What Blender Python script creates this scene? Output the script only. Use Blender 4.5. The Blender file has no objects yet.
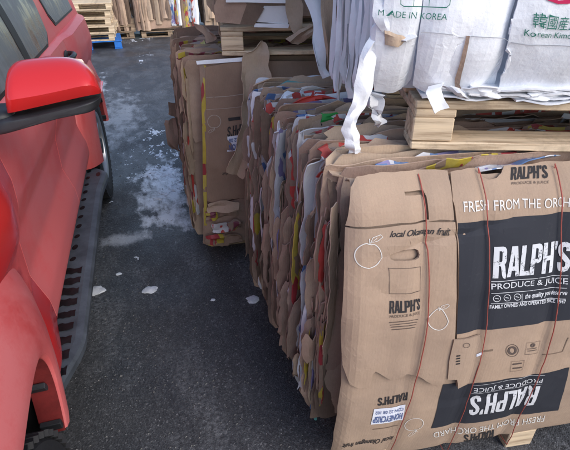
import bpy, bmesh, math, random
from mathutils import Vector, Matrix, noise
R = math.radians
SC = bpy.context.scene
COL = SC.collection

# ---------------------------------------------------------------- camera, sky, sun, exposure
CAM_H, PITCH, YAW, FPX, IW, IH = 1.5, R(30.7), R(16.5), 453.0, 570.0, 450.0
cd = bpy.data.cameras.new('camera'); cam = bpy.data.objects.new('camera', cd); COL.objects.link(cam)
cam.location = (0, 0, CAM_H)
cam.rotation_euler = (math.pi / 2 - PITCH, 0, -YAW)
cd.sensor_width = 36; cd.sensor_fit = 'HORIZONTAL'; cd.lens = 36 * FPX / IW
cd.clip_start = 0.02; cd.clip_end = 2000
SC.camera = cam

SUN_EL, SUN_AZ = R(38), R(150)          # azimuth from +Y, clockwise
w = bpy.data.worlds.new('World'); SC.world = w; w.use_nodes = True
nt = w.node_tree; bg = nt.nodes['Background']
sky = nt.nodes.new('ShaderNodeTexSky'); sky.sky_type = 'NISHITA'; sky.sun_disc = False
sky.sun_elevation = SUN_EL; sky.sun_rotation = SUN_AZ; sky.air_density = 1.0; sky.dust_density = 1.6; sky.ozone_density = 1.0
nt.links.new(sky.outputs[0], bg.inputs[0]); bg.inputs[1].default_value = 0.15
sl = bpy.data.lights.new('sun', 'SUN'); sun = bpy.data.objects.new('sun', sl); COL.objects.link(sun)
sl.energy = 0.7; sl.angle = R(40); sl.color = (1.0, 0.97, 0.93)
sd = Vector((math.sin(SUN_AZ) * math.cos(SUN_EL), math.cos(SUN_AZ) * math.cos(SUN_EL), math.sin(SUN_EL)))
sun.rotation_euler = sd.to_track_quat('Z', 'Y').to_euler(); sun.location = (3, -4, 8)
SC.view_settings.view_transform = 'Standard'; SC.view_settings.look = 'None'
SC.view_settings.exposure = 0.88; SC.view_settings.gamma = 1.0; SC.view_settings.use_curve_mapping = False

# ---------------------------------------------------------------- materials
def newmat(name):
    m = bpy.data.materials.new(name); m.use_nodes = True
    n = m.node_tree; return m, n, n.nodes['Principled BSDF']
def nd(n, t, **k):
    o = n.nodes.new(t)
    for a, b in k.items(): setattr(o, a, b)
    return o
def noise_tex(n, vec, scale, detail=4, rough=.55):
    t = nd(n, 'ShaderNodeTexNoise'); t.inputs['Scale'].default_value = scale
    t.inputs['Detail'].default_value = detail; t.inputs['Roughness'].default_value = rough
    if vec is not None: n.links.new(vec, t.inputs['Vector'])
    return t
def ramp(n, fac, stops, interp='LINEAR'):
    r = nd(n, 'ShaderNodeValToRGB'); r.color_ramp.interpolation = interp
    e = r.color_ramp.elements
    while len(e) < len(stops): e.new(.5)
    for q, (p, c) in zip(e, stops):
        q.position = p; q.color = (c[0], c[1], c[2], 1) if len(c) == 3 else c
    n.links.new(fac, r.inputs[0]); return r
def mix(n, fac, a, b, mode='MIX'):
    x = nd(n, 'ShaderNodeMix', data_type='RGBA', blend_type=mode)
    for s, v in ((0, fac), (6, a), (7, b)):
        if hasattr(v, 'links') or hasattr(v, 'is_linked'): n.links.new(v, x.inputs[s])
        elif isinstance(v, (int, float)): x.inputs[s].default_value = v
        else: x.inputs[s].default_value = (v[0], v[1], v[2], 1)
    return x.outputs[2]
def mapping(n, vec, sc):
    m = nd(n, 'ShaderNodeMapping'); m.inputs['Scale'].default_value = sc
    n.links.new(vec, m.inputs['Vector']); return m.outputs[0]
def bump(n, h, strength, dist, prev=None):
    b = nd(n, 'ShaderNodeBump'); b.inputs['Strength'].default_value = strength; b.inputs['Distance'].default_value = dist
    n.links.new(h, b.inputs['Height'])
    if prev is not None: n.links.new(prev, b.inputs['Normal'])
    return b.outputs[0]
def val(c, k): return tuple(min(1, x * k) for x in c)

def cardboard(name, col, flute=.25, vary=.22, stain=.25, rough=.85):
    m, n, p = newmat(name)
    tc = nd(n, 'ShaderNodeTexCoord'); ob = tc.outputs['Object']
    oi = nd(n, 'ShaderNodeObjectInfo')
    rv = ramp(n, oi.outputs['Random'], [(0, val(col, 1 - vary)), (.5, col), (1, val((col[0], col[1] * .97, col[2] * .93), 1 + vary))])
    big = noise_tex(n, ob, 5, 5)
    c1 = mix(n, .55, rv.outputs[0], ramp(n, big.outputs[0], [(.3, (.72, .72, .74)), (.7, (1.12, 1.1, 1.06))]).outputs[0], 'MULTIPLY')
    st = noise_tex(n, ob, 2.3, 8, .7)
    c2 = mix(n, stain, c1, ramp(n, st.outputs[0], [(.36, (.42, .37, .34)), (.56, (1, 1, 1))]).outputs[0], 'MULTIPLY')
    fib = noise_tex(n, mapping(n, ob, (400, 400, 60)), 1, 3)
    c3 = mix(n, .25, c2, ramp(n, fib.outputs[0], [(.3, (.75, .75, .75)), (.7, (1.15, 1.15, 1.15))]).outputs[0], 'MULTIPLY')
    n.links.new(c3, p.inputs['Base Color']); p.inputs['Roughness'].default_value = rough
    p.inputs['Specular IOR Level'].default_value = .25
    wv = nd(n, 'ShaderNodeTexWave'); wv.bands_direction = 'X'; wv.inputs['Scale'].default_value = 38
    wv.inputs['Distortion'].default_value = .6; wv.inputs['Detail Scale'].default_value = 2
    n.links.new(ob, wv.inputs['Vector'])
    b1 = bump(n, wv.outputs['Fac'], flute, .0012)
    cr = noise_tex(n, ob, 22, 5, .6)
    b2 = bump(n, cr.outputs[0], .3 if stain < .3 else .7, .007, b1)
    vo = nd(n, 'ShaderNodeTexVoronoi', feature='DISTANCE_TO_EDGE'); vo.inputs['Scale'].default_value = 7
    dv = nd(n, 'ShaderNodeVectorMath', operation='ADD'); n.links.new(ob, dv.inputs[0])
    n.links.new(noise_tex(n, ob, 4, 3).outputs['Color'], dv.inputs[1]); n.links.new(dv.outputs[0], vo.inputs['Vector'])
    crs = ramp(n, vo.outputs['Distance'], [(0, (0, 0, 0)), (.035, (1, 1, 1))])
    b3 = bump(n, crs.outputs[0], .06, .003, b2)
    n.links.new(b3, p.inputs['Normal'])
    return m

def printed(name, cols, scale=(34, 34, 13), rough=.55, base=(.62, .6, .6)):
    """paper or card with bands and blots of flat print"""
    m, n, p = newmat(name)
    tc = nd(n, 'ShaderNodeTexCoord'); ob = tc.outputs['Object']; oi = nd(n, 'ShaderNodeObjectInfo')
    ad = nd(n, 'ShaderNodeVectorMath', operation='ADD'); n.links.new(mapping(n, ob, scale), ad.inputs[0])
    sc = nd(n, 'ShaderNodeMath', operation='MULTIPLY'); sc.inputs[1].default_value = 60; n.links.new(oi.outputs['Random'], sc.inputs[0])
    n.links.new(sc.outputs[0], ad.inputs[1])
    wob = nd(n, 'ShaderNodeVectorMath', operation='MULTIPLY_ADD'); n.links.new(noise_tex(n, ob, 30, 3).outputs['Color'], wob.inputs[0]); wob.inputs[1].default_value = (.09, .09, .09); n.links.new(ad.outputs[0], wob.inputs[2])
    t = nd(n, 'ShaderNodeTexVoronoi', distance='CHEBYCHEV'); t.inputs['Scale'].default_value = 1; n.links.new(wob.outputs[0], t.inputs['Vector'])
    sp = nd(n, 'ShaderNodeSeparateColor'); n.links.new(t.outputs['Color'], sp.inputs[0])
    k = len(cols); st = [(i / k, c) for i, c in enumerate(cols)]
    r = ramp(n, sp.outputs[0], st, 'CONSTANT')
    d = noise_tex(n, ob, 9, 6, .65)
    c = mix(n, .5, r.outputs[0], ramp(n, d.outputs[0], [(.35, (.55, .52, .5)), (.6, (1, 1, 1))]).outputs[0], 'MULTIPLY')
    n.links.new(c, p.inputs['Base Color']); p.inputs['Roughness'].default_value = rough
    n.links.new(bump(n, noise_tex(n, ob, 18, 5).outputs[0], .5, .008), p.inputs['Normal'])
    return m

def whiteboard(name, col=(.83, .85, .9)):
    m, n, p = newmat(name)
    tc = nd(n, 'ShaderNodeTexCoord'); ob = tc.outputs['Object']; oi = nd(n, 'ShaderNodeObjectInfo')
    a = ramp(n, oi.outputs['Random'], [(0, val(col, .86)), (1, val(col, 1.06))])
    b = noise_tex(n, ob, 6, 7, .65)
    c = mix(n, .4, a.outputs[0], ramp(n, b.outputs[0], [(.32, (.7, .69, .68)), (.55, (1, 1, 1))]).outputs[0], 'MULTIPLY')
    n.links.new(c, p.inputs['Base Color']); p.inputs['Roughness'].default_value = .6
    wv = nd(n, 'ShaderNodeTexWave'); wv.bands_direction = 'X'; wv.inputs['Scale'].default_value = 40; wv.inputs['Distortion'].default_value = .8
    n.links.new(ob, wv.inputs['Vector'])
    b1 = bump(n, wv.outputs['Fac'], .04, .001)
    n.links.new(bump(n, noise_tex(n, ob, 14, 6, .6).outputs[0], .6, .009, b1), p.inputs['Normal'])
    return m

def plain(name, col, rough=.6, metal=0, vary=.3, scale=12, bumps=.2, spec=.4):
    m, n, p = newmat(name)
    tc = nd(n, 'ShaderNodeTexCoord'); ob = tc.outputs['Object']
    t = noise_tex(n, ob, scale, 6, .65)
    r = ramp(n, t.outputs[0], [(.3, val(col, 1 - vary)), (.7, val(col, 1 + vary))])
    n.links.new(r.outputs[0], p.inputs['Base Color']); p.inputs['Roughness'].default_value = rough
    p.inputs['Metallic'].default_value = metal; p.inputs['Specular IOR Level'].default_value = spec
    if bumps: n.links.new(bump(n, noise_tex(n, ob, scale * 4, 4).outputs[0], bumps, .003), p.inputs['Normal'])
    return m

def ink(name, col, under, wear=.5):
    """flat print with specks where the board shows through"""
    m, n, p = newmat(name)
    tc = nd(n, 'ShaderNodeTexCoord'); ob = tc.outputs['Object']
    t = noise_tex(n, ob, 130, 4, .7); u = noise_tex(n, ob, 12, 4)
    md = nd(n, 'ShaderNodeMath', operation='MULTIPLY_ADD'); n.links.new(u.outputs[0], md.inputs[0]); md.inputs[1].default_value = .5
    n.links.new(t.outputs[0], md.inputs[2])
    r = ramp(n, md.outputs[0], [(1.0 - .4 * wear, (0, 0, 0)), (1.1 - .4 * wear, (1, 1, 1))])
    c = mix(n, r.outputs[0], col, under)
    n.links.new(c, p.inputs['Base Color']); p.inputs['Roughness'].default_value = .75
    p.inputs['Specular IOR Level'].default_value = .2
    return m

KR = (.405, .298, .222)
M = {}
M['kraft'] = cardboard('kraft_board', KR, .07, .05, .12)
M['kraft_front'] = M['kraft']
M['kraft_old'] = cardboard('weathered_board', (.45, .335, .258), .12, .25, .4)
M['kraft_pink'] = cardboard('brown_board', (.4, .285, .225), .12, .22, .4)
M['kraft_dark'] = cardboard('dark_board', (.25, .178, .136), .15, .3, .5)  # dark board tone; weighted up on one far bale in place of shade
M['kraft_light'] = cardboard('pale_board', (.49, .37, .275), .15, .15, .3)
M['bale2'] = cardboard('shaded_board', (.32, .222, .165), .08, .06, .25)  # same fruit-box kraft, darkened: shade put into the board colour
M['p_red'] = printed('red_print', [(.62, .62, .65), (.5, .06, .05), (.6, .6, .62), (.45, .05, .04), (.3, .2, .15)])
M['p_yellow'] = printed('yellow_print', [(.5, .38, .05), (.3, .2, .15), (.3, .21, .16), (.35, .04, .05), (.5, .4, .08), (.28, .2, .15)])
M['p_blue'] = printed('blue_print', [(.62, .63, .68), (.1, .2, .42), (.6, .62, .66), (.25, .22, .42), (.6, .6, .63)])
M['p_green'] = printed('green_print', [(.03, .16, .1), (.3, .2, .15), (.02, .2, .12), (.5, .5, .5), (.02, .1, .07)])
M['p_purple'] = printed('maroon_print', [(.22, .05, .08), (.3, .2, .15), (.2, .04, .06), (.45, .36, .05), (.26, .18, .14)])
M['white'] = whiteboard('white_board')
M['white_dirty'] = whiteboard('soiled_white_board', (.68, .68, .7))
M['film'] = plain('teal_film', (.1, .3, .29), .3, 0, .4, 9, .5)
M['green'] = plain('green_card', (.02, .3, .06), .5, 0, .25, 8, .2)
M['black_card'] = plain('black_card', (.03, .03, .035), .55, 0, .3, 8, .2)
M['red_card'] = plain('red_card', (.55, .06, .045), .45, 0, .3, 9, .3)
M['navy'] = ink('navy_print', (.03, .032, .041), (.04, .042, .05), .3)
M['ink_white'] = ink('white_ink', (.62, .63, .66), (.06, .065, .08), .38)
M['ink_white_k'] = ink('white_ink_on_board', (.68, .66, .63), KR, .1)
M['ink_black'] = ink('black_ink', (.035, .033, .035), KR, .1)
M['ink_dim'] = ink('faded_black_ink', (.1, .075, .065), KR, .15)
M['ink_b2'] = ink('dark_ink', (.05, .045, .045), (.27, .178, .128), .3)
M['ink_b2w'] = ink('pale_ink', (.42, .36, .31), (.27, .178, .128), .4)  # white print dimmed to go with the shade painted into that board
M['ink_green'] = ink('green_ink', (.03, .17, .13), (.7, .72, .77), .25)
M['ink_magenta'] = ink('magenta_ink', (.5, .02, .09), (.7, .72, .77), .1)
M['ink_blue'] = ink('blue_ink', (.1, .14, .3), (.7, .72, .8), .25)
M['paper'] = plain('label_paper', (.72, .75, .84), .6, 0, .06, 12, .05)
M['twine'] = plain('red_twine', (.36, .085, .065), .6, 0, .25, 30, .2)
M['crease'] = plain('grey_crease', (.42, .43, .47), .8, 0, .2, 20, 0)
M['slot'] = plain('slot_shadow_board', (.2, .14, .1), .9, 0, .2, 12, 0)

def wood(name, col):
    m, n, p = newmat(name)
    tc = nd(n, 'ShaderNodeTexCoord'); ob = tc.outputs['Object']; oi = nd(n, 'ShaderNodeObjectInfo')
    a = ramp(n, oi.outputs['Random'], [(0, val(col, .72)), (1, val(col, 1.15))])
    g = noise_tex(n, mapping(n, ob, (4, 70, 70)), 1, 6, .65)
    c = mix(n, .75, a.outputs[0], ramp(n, g.outputs[0], [(.36, (.42, .33, .25)), (.5, (.95, .93, .9)), (.66, (1.2, 1.18, 1.12))]).outputs[0], 'MULTIPLY')
    kn = nd(n, 'ShaderNodeTexVoronoi'); kn.inputs['Scale'].default_value = 1; n.links.new(mapping(n, ob, (5, 14, 14)), kn.inputs['Vector'])
    c = mix(n, ramp(n, kn.outputs['Distance'], [(.07, (.8, .8, .8)), (.16, (0, 0, 0))]).outputs[0], c, (.16, .085, .04))
    s = noise_tex(n, ob, 7, 6, .7)
    c = mix(n, .55, c, ramp(n, s.outputs[0], [(.36, (.34, .31, .3)), (.5, (1, 1, 1))]).outputs[0], 'MULTIPLY')
    n.links.new(c, p.inputs['Base Color']); p.inputs['Roughness'].default_value = .75
    n.links.new(bump(n, g.outputs[0], .5, .002), p.inputs['Normal'])
    return m
M['wood'] = wood('pallet_pine', (.68, .54, .38))
M['wood_old'] = wood('weathered_pine', (.36, .27, .19))

def paint(name, col, dust, dustcol=(.47, .15, .155), spray=0.0):
    m, n, p = newmat(name)
    tc = nd(n, 'ShaderNodeTexCoord'); ob = tc.outputs['Object']
    a = noise_tex(n, ob, 2.2, 7, .62); b = noise_tex(n, mapping(n, ob, (60, 9, 4)), 1, 6, .7); g = noise_tex(n, ob, 160, 3, .7)
    ad = nd(n, 'ShaderNodeMath', operation='MULTIPLY_ADD'); n.links.new(b.outputs[0], ad.inputs[0]); ad.inputs[1].default_value = .5; n.links.new(a.outputs[0], ad.inputs[2])
    a2 = nd(n, 'ShaderNodeMath', operation='MULTIPLY_ADD'); n.links.new(g.outputs[0], a2.inputs[0]); a2.inputs[1].default_value = .25; n.links.new(ad.outputs[0], a2.inputs[2])
    sx = nd(n, 'ShaderNodeSeparateXYZ'); n.links.new(ob, sx.inputs[0])
    hz = nd(n, 'ShaderNodeMath', operation='MULTIPLY_ADD'); n.links.new(sx.outputs[2], hz.inputs[0]); hz.inputs[1].default_value = -spray; hz.inputs[2].default_value = spray * .86
    cl = nd(n, 'ShaderNodeMath', operation='MAXIMUM'); n.links.new(hz.outputs[0], cl.inputs[0]); cl.inputs[1].default_value = 0
    a3 = nd(n, 'ShaderNodeMath', operation='ADD'); n.links.new(a2.outputs[0], a3.inputs[0]); n.links.new(cl.outputs[0], a3.inputs[1]); a2 = a3
    lo = 1.12 - dust * .75
    f = ramp(n, a2.outputs[0], [(lo - .22, (0, 0, 0)), (lo + .3, (.9, .9, .9))])
    c = mix(n, f.outputs[0], col, dustcol)
    n.links.new(c, p.inputs['Base Color'])
    rr = ramp(n, f.outputs[0], [(0, (.22, .22, .22)), (.6, (.75, .75, .75))])
    n.links.new(rr.outputs[0], p.inputs['Roughness'])
    p.inputs['Coat Weight'].default_value = .35 if dust < .5 else .16
    p.inputs['Coat Roughness'].default_value = .12
    return m
RED = (.56, .022, .022)
M['red_clean'] = paint('red_paint', RED, -.25, (.5, .17, .17), 2.4)
M['red_dusty'] = paint('dusty_red_paint', (.6, .03, .033), .56, (.58, .13, .135), .7)
M['red_flare'] = paint('dusty_red_flare', (.54, .04, .04), .5, (.6, .155, .155))
M['red_inner'] = plain('dark_red_lip', (.17, .02, .02), .6, 0, .3, 20, .2)
M['plastic'] = plain('black_plastic', (.022, .024, .028), .5, 0, .35, 14, .25)
M['step'] = plain('grey_step_plastic', (.062, .073, .09), .5, 0, .45, 9, .25)
M['tread'] = plain('wet_black_rubber', (.01, .01, .012), .25, 0, .4, 20, .3)
M['rubber'] = plain('tyre_rubber', (.015, .015, .017), .75, 0, .3, 14, .4)
M['alloy'] = plain('alloy', (.45, .46, .48), .35, .9, .1, 10, .05)
M['chrome'] = plain('bright_metal', (.6, .6, .62), .2, 1, .05, 8, 0)
def glassmat():
    m, n, p = newmat('dusty_dark_glass')
    tc = nd(n, 'ShaderNodeTexCoord'); ob = tc.outputs['Object']
    a = noise_tex(n, ob, 3, 7, .65); b = noise_tex(n, mapping(n, ob, (1, 30, 5)), 1, 6, .7)
    ad = nd(n, 'ShaderNodeMath', operation='MULTIPLY_ADD'); n.links.new(b.outputs[0], ad.inputs[0]); ad.inputs[1].default_value = .6; n.links.new(a.outputs[0], ad.inputs[2])
    f = ramp(n, ad.outputs[0], [(.62, (0, 0, 0)), (.9, (.8, .8, .8))])
    n.links.new(mix(n, f.outputs[0], (.016, .02, .024), (.17, .19, .21)), p.inputs['Base Color'])
    n.links.new(ramp(n, f.outputs[0], [(0, (.06, .06, .06)), (.7, (.6, .6, .6))]).outputs[0], p.inputs['Roughness'])
    return m
M['glass'] = glassmat()
M['mirror'] = plain('mirror_glass', (.8, .8, .8), .03, 1, 0, 5, 0)
M['lamp'] = plain('lamp_lens', (.6, .6, .6), .1, .2, .1, 20, .1)
M['lamp_red'] = plain('red_lens', (.35, .01, .01), .1, 0, .1, 20, .1)
M['blue_plastic'] = plain('blue_plastic', (.02, .15, .5), .5, 0, .2, 8, .1)
M['seal'] = plain('rubber_seal', (.012, .012, .014), .6, 0, .2, 12, 0)

FROST = [(.0, 3.2, .34, .85, 1.0), (.04, 2.72, .30, .26, 1.0), (-.35, 5.2, .4, 1.6, .3), (-.62, 6.4, .12, 1.5, .6), (-.25, 2.55, .3, .12, .5)]
def asphalt():
    m, n, p = newmat('asphalt')
    tc = nd(n, 'ShaderNodeTexCoord'); ob = tc.outputs['Object']
    v = nd(n, 'ShaderNodeTexVoronoi'); v.inputs['Scale'].default_value = 210; n.links.new(ob, v.inputs['Vector'])
    agg = ramp(n, v.outputs['Color'], [(.1, (.027, .027, .029)), (.6, (.051, .052, .055)), (.86, (.085, .088, .092)), (.96, (.22, .22, .22))])
    big = noise_tex(n, ob, 1.1, 7, .6)
    c = mix(n, .8, agg.outputs[0], ramp(n, big.outputs[0], [(.32, (.62, .62, .64)), (.68, (1.35, 1.35, 1.38))]).outputs[0], 'MULTIPLY')
    # dry salt and frost scuffs with a shape of their own
    fr = noise_tex(n, mapping(n, ob, (3.2, 1.3, 1)), 1, 9, .72)
    f = ramp(n, fr.outputs[0], [(.47, (0, 0, 0)), (.72, (.7, .7, .7))])
    g = noise_tex(n, ob, 60, 5, .7)
    fm = mix(n, 1.0, f.outputs[0], ramp(n, g.outputs[0], [(.42, (0, 0, 0)), (.6, (1, 1, 1))]).outputs[0], 'MULTIPLY')
    c = mix(n, fm, c, (.3, .31, .33))
    for (cx, cy, rx, ry, k) in FROST:           # smears of trodden snow
        sb = nd(n, 'ShaderNodeVectorMath', operation='SUBTRACT'); n.links.new(ob, sb.inputs[0]); sb.inputs[1].default_value = (cx, cy, 0)
        sc = nd(n, 'ShaderNodeVectorMath', operation='MULTIPLY'); n.links.new(sb.outputs[0], sc.inputs[0]); sc.inputs[1].default_value = (1 / rx, 1 / ry, 0)
        ln = nd(n, 'ShaderNodeVectorMath', operation='LENGTH'); n.links.new(sc.outputs[0], ln.inputs[0])
        sm = noise_tex(n, mapping(n, ob, (9, 4.5, 1)), 1, 9, .7)
        ma = nd(n, 'ShaderNodeMath', operation='MULTIPLY_ADD'); n.links.new(ln.outputs['Value'], ma.inputs[0]); ma.inputs[1].default_value = -.34; n.links.new(sm.outputs[0], ma.inputs[2])
        fm = ramp(n, ma.outputs[0], [(.27, (0, 0, 0)), (.46, (k, k, k))])
        c = mix(n, fm.outputs[0], c, (.7, .73, .78))
    n.links.new(c, p.inputs['Base Color'])
    rg = noise_tex(n, ob, 2.2, 5)
    n.links.new(ramp(n, rg.outputs[0], [(.35, (.36, .36, .36)), (.65, (.75, .75, .75))]).outputs[0], p.inputs['Roughness'])
    b1 = bump(n, v.outputs['Distance'], .4, .004)
    n.links.new(bump(n, noise_tex(n, ob, 9, 6).outputs[0], .5, .012, b1), p.inputs['Normal'])
    return m
M['asphalt'] = asphalt()
M['snow'] = plain('old_snow', (.62, .65, .7), .7, 0, .2, 30, .6)
M['stone'] = plain('grit', (.13, .13, .13), .8, 0, .6, 60, .3)

# ---------------------------------------------------------------- helpers
CPOS = Vector((0, 0, CAM_H))
CF = Vector((math.sin(YAW) * math.cos(PITCH), math.cos(YAW) * math.cos(PITCH), -math.sin(PITCH)))
CR = Vector((math.cos(YAW), -math.sin(YAW), 0)); CU = CR.cross(CF)
def ray(u, v): return CF + CR * ((u - IW / 2) / FPX) + CU * ((IH / 2 - v) / FPX)
def at_y(u, v, y):
    d = ray(u, v); return CPOS + d * (y / d.y)
def at_z(u, v, z):
    d = ray(u, v); return CPOS + d * ((z - CAM_H) / d.z)
def at_x(u, v, x):
    d = ray(u, v); return CPOS + d * (x / d.x)

def N1(x, s=0.0): return noise.noise(Vector((x, s * 7.31 + .17, s * 1.7)))
def N3(x, y, s=0.0): return noise.noise(Vector((x, y, s * 3.77 + .4)))
def frac(x, s=0.0): return N1(x, s) + .5 * N1(x * 2.1, s + 3) + .25 * N1(x * 4.3, s + 7)
def sstep(a, b, x):
    t = max(0, min(1, (x - a) / (b - a))); return t * t * (3 - 2 * t)

def put(name, verts, faces, mat, parent=None, smooth=False, mats=None):
    me = bpy.data.meshes.new(name); me.from_pydata([tuple(v) for v in verts], [], faces); me.update()
    return link(name, me, mat, parent, smooth)
def put_bm(name, bm, mat, parent=None, smooth=False):
    me = bpy.data.meshes.new(name); bm.to_mesh(me); bm.free()
    return link(name, me, mat, parent, smooth)
def link(name, me, mat, parent=None, smooth=False):
    if smooth and len(me.polygons): me.polygons.foreach_set('use_smooth', [True] * len(me.polygons))
    if smooth and len(me.polygons): me.set_sharp_from_angle(angle=R(38))
    if mat is not None and not len(me.materials): me.materials.append(M[mat] if isinstance(mat, str) else mat)
    o = bpy.data.objects.new(name, me); COL.objects.link(o)
    if parent is not None:
        o.parent = parent; o.matrix_parent_inverse = WM[parent].inverted(); 
    WM[o] = Matrix.Identity(4)
    return o
WM = {}                                    # world matrices of parents (mesh parents carry world-space vertices)
def empty(name, label, cat, loc=(0, 0, 0), rz=0, group=None):
    o = bpy.data.objects.new(name, None); COL.objects.link(o); o.empty_display_size = .1
    o.location = loc; o.rotation_euler = (0, 0, rz)
    WM[o] = Matrix.Translation(Vector(loc)) @ Matrix.Rotation(rz, 4, 'Z')
    tag(o, label, cat, group); return o
def tag(o, label, cat, group=None):
    o['label'] = label; o['category'] = cat
    if group: o['group'] = group
    return o

def shell(bm, th):
    """give an open sheet a real thickness, to the back of its faces"""
    bm.normal_update(); fs = bm.faces[:]; vs = bm.verts[:]
    back = {v: bm.verts.new(v.co - v.normal * th) for v in vs}
    edges = [(e.verts[0], e.verts[1], e.link_faces[0]) for e in bm.edges if len(e.link_faces) == 1]
    for f in fs: bm.faces.new([back[v] for v in reversed(f.verts)])
    for a, b, f in edges:
        k = list(f.verts); ia = k.index(a)
        if k[(ia + 1) % len(k)] is not b: a, b = b, a
        bm.faces.new((b, a, back[a], back[b]))
    return bm
def thicken(verts, faces, th):
    bm = bmesh.new(); vs = [bm.verts.new(v) for v in verts]
    for f in faces:
        try: bm.faces.new([vs[i] for i in f])
        except ValueError: pass
    return shell(bm, th)
def grid_faces(nu, nv):
    return [(i * nv + j, (i + 1) * nv + j, (i + 1) * nv + j + 1, i * nv + j + 1) for i in range(nu - 1) for j in range(nv - 1)]
def grid_obj(name, fn, us, vs, mat, parent, th=0, smooth=True):
    V = [fn(u, v) for u in us for v in vs]; F = grid_faces(len(us), len(vs))
    if th: return put_bm(name, thicken(V, F, th), mat, parent, smooth)
    return put(name, V, F, mat, parent, smooth)
def lin(a, b, n): return [a + (b - a) * i / (n - 1) for i in range(n)]
def box_bm(sx, sy, sz, bev=.003, c=(0, 0, 0), bm=None):
    b = bmesh.new(); bmesh.ops.create_cube(b, size=1)
    for v in b.verts: v.co = Vector((v.co.x * sx + c[0], v.co.y * sy + c[1], v.co.z * sz + c[2]))
    if bev: bmesh.ops.bevel(b, geom=b.edges[:], offset=bev, segments=1, affect='EDGES')
    if bm is None: return b
    me = bpy.data.meshes.new('tmp'); b.to_mesh(me); b.free(); bm.from_mesh(me); bpy.data.meshes.remove(me); return bm
def tube(name, pts, r, mat, parent=None, sides=6):
    pts = [Vector(p) for p in pts]; V = []; F = []
    for i, p in enumerate(pts):
        t = (pts[min(i + 1, len(pts) - 1)] - pts[max(i - 1, 0)]).normalized()
        a = t.orthogonal().normalized() if i == 0 else (pa - t * pa.dot(t)).normalized()
        pa = a; b = t.cross(a)
        rr = r[i] if isinstance(r, (list, tuple)) else r
        for k in range(sides):
            q = 2 * math.pi * k / sides; V.append(p + a * (rr * math.cos(q)) + b * (rr * math.sin(q)))
    for i in range(len(pts) - 1):
        for k in range(sides):
            F.append((i * sides + k, i * sides + (k + 1) % sides, (i + 1) * sides + (k + 1) % sides, (i + 1) * sides + k))
    F.append(tuple(range(sides))[::-1]); F.append(tuple((len(pts) - 1) * sides + k for k in range(sides)))
    return put(name, V, F, mat, parent, True)

class Surf:
    """vertical face: a along it, b = world height, e = outward from the reference plane"""
    def __init__(s, O, A, fn):
        s.O = Vector((O[0], O[1], 0)); s.A = Vector((A[0], A[1], 0)).normalized()
        s.N = s.A.cross(Vector((0, 0, 1))); s.fn = fn
    def P(s, a, b, off=0.0):
        h = .004; e = s.fn(a, b)
        n = s.N
        if off:
            ea = (s.fn(a + h, b) - e) / h; eb = (s.fn(a, b + h) - e) / h
            n = (s.N - s.A * ea - Vector((0, 0, 1)) * eb).normalized()
        return s.O + s.A * a + Vector((0, 0, b)) + s.N * e + n * off
    def px(s, u, v):
        d = ray(u, v); f = lambda t: ((CPOS + d * t - s.O).dot(s.N)) - s.fn((CPOS + d * t - s.O).dot(s.A), CAM_H + d.z * t)
        t = .1; f0 = f(t)
        while t < 9:
            f1 = f(t + .02)
            if f0 * f1 <= 0: break
            t += .02; f0 = f1
        lo, hi = t, t + .02
        for _ in range(25):
            m = (lo + hi) / 2
            if f(lo) * f(m) <= 0: hi = m
            else: lo = m
        p = CPOS + d * lo; return ((p - s.O).dot(s.A), p.z)

def fill2d(loops, step, bm=None):
    bm = bmesh.new(); ed = []
    for lp in loops:
        vs = [bm.verts.new((p[0], p[1], 0)) for p in lp]
        ed += [bm.edges.new((vs[i], vs[(i + 1) % len(vs)])) for i in range(len(vs))]
    bmesh.ops.triangle_fill(bm, edges=ed, use_beauty=True, use_dissolve=False)
    return cut2d(bm, step)
def cut2d(bm, step):
    bmesh.ops.triangulate(bm, faces=bm.faces[:])
    bm.normal_update()
    for f in bm.faces:
        if f.normal.z < 0: f.normal_flip()
    if step and bm.verts:
        for ax in (0, 1):
            lo = min(v.co[ax] for v in bm.verts); hi = max(v.co[ax] for v in bm.verts)
            for k in range(int(math.floor(lo / step)) + 1, int(math.ceil(hi / step))):
                co = [0, 0, 0]; co[ax] = k * step; no = [0, 0, 0]; no[ax] = 1
                bmesh.ops.bisect_plane(bm, geom=bm.verts[:] + bm.edges[:] + bm.faces[:], plane_co=co, plane_no=no, dist=1e-6)
    return bm
def drape(name, S, bm2, off, mat, parent, th=0, extra=None, smooth=False):
    for v in bm2.verts:
        a, b = v.co.x, v.co.y
        v.co = S.P(a, b, off + (extra(a, b) if extra else 0))
    if th:
        shell(bm2, th)
    return put_bm(name, bm2, mat, parent, smooth)
def pxl(S, pts): return [S.px(u, v) for u, v in pts]
def dens(pts, n=4, jag=0.0, rng=None):
    out = []
    for i in range(len(pts)):
        p, q = pts[i], pts[(i + 1) % len(pts)]
        for k in range(n):
            t = k / n; uu = i * 1.7 + t * 1.7; j = (jag * 1.6 * N1(uu, n), jag * 1.6 * N1(uu, n + 5)) if (rng and k) else (0, 0)
            out.append((p[0] + (q[0] - p[0]) * t + j[0], p[1] + (q[1] - p[1]) * t + j[1]))
    return out
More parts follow.
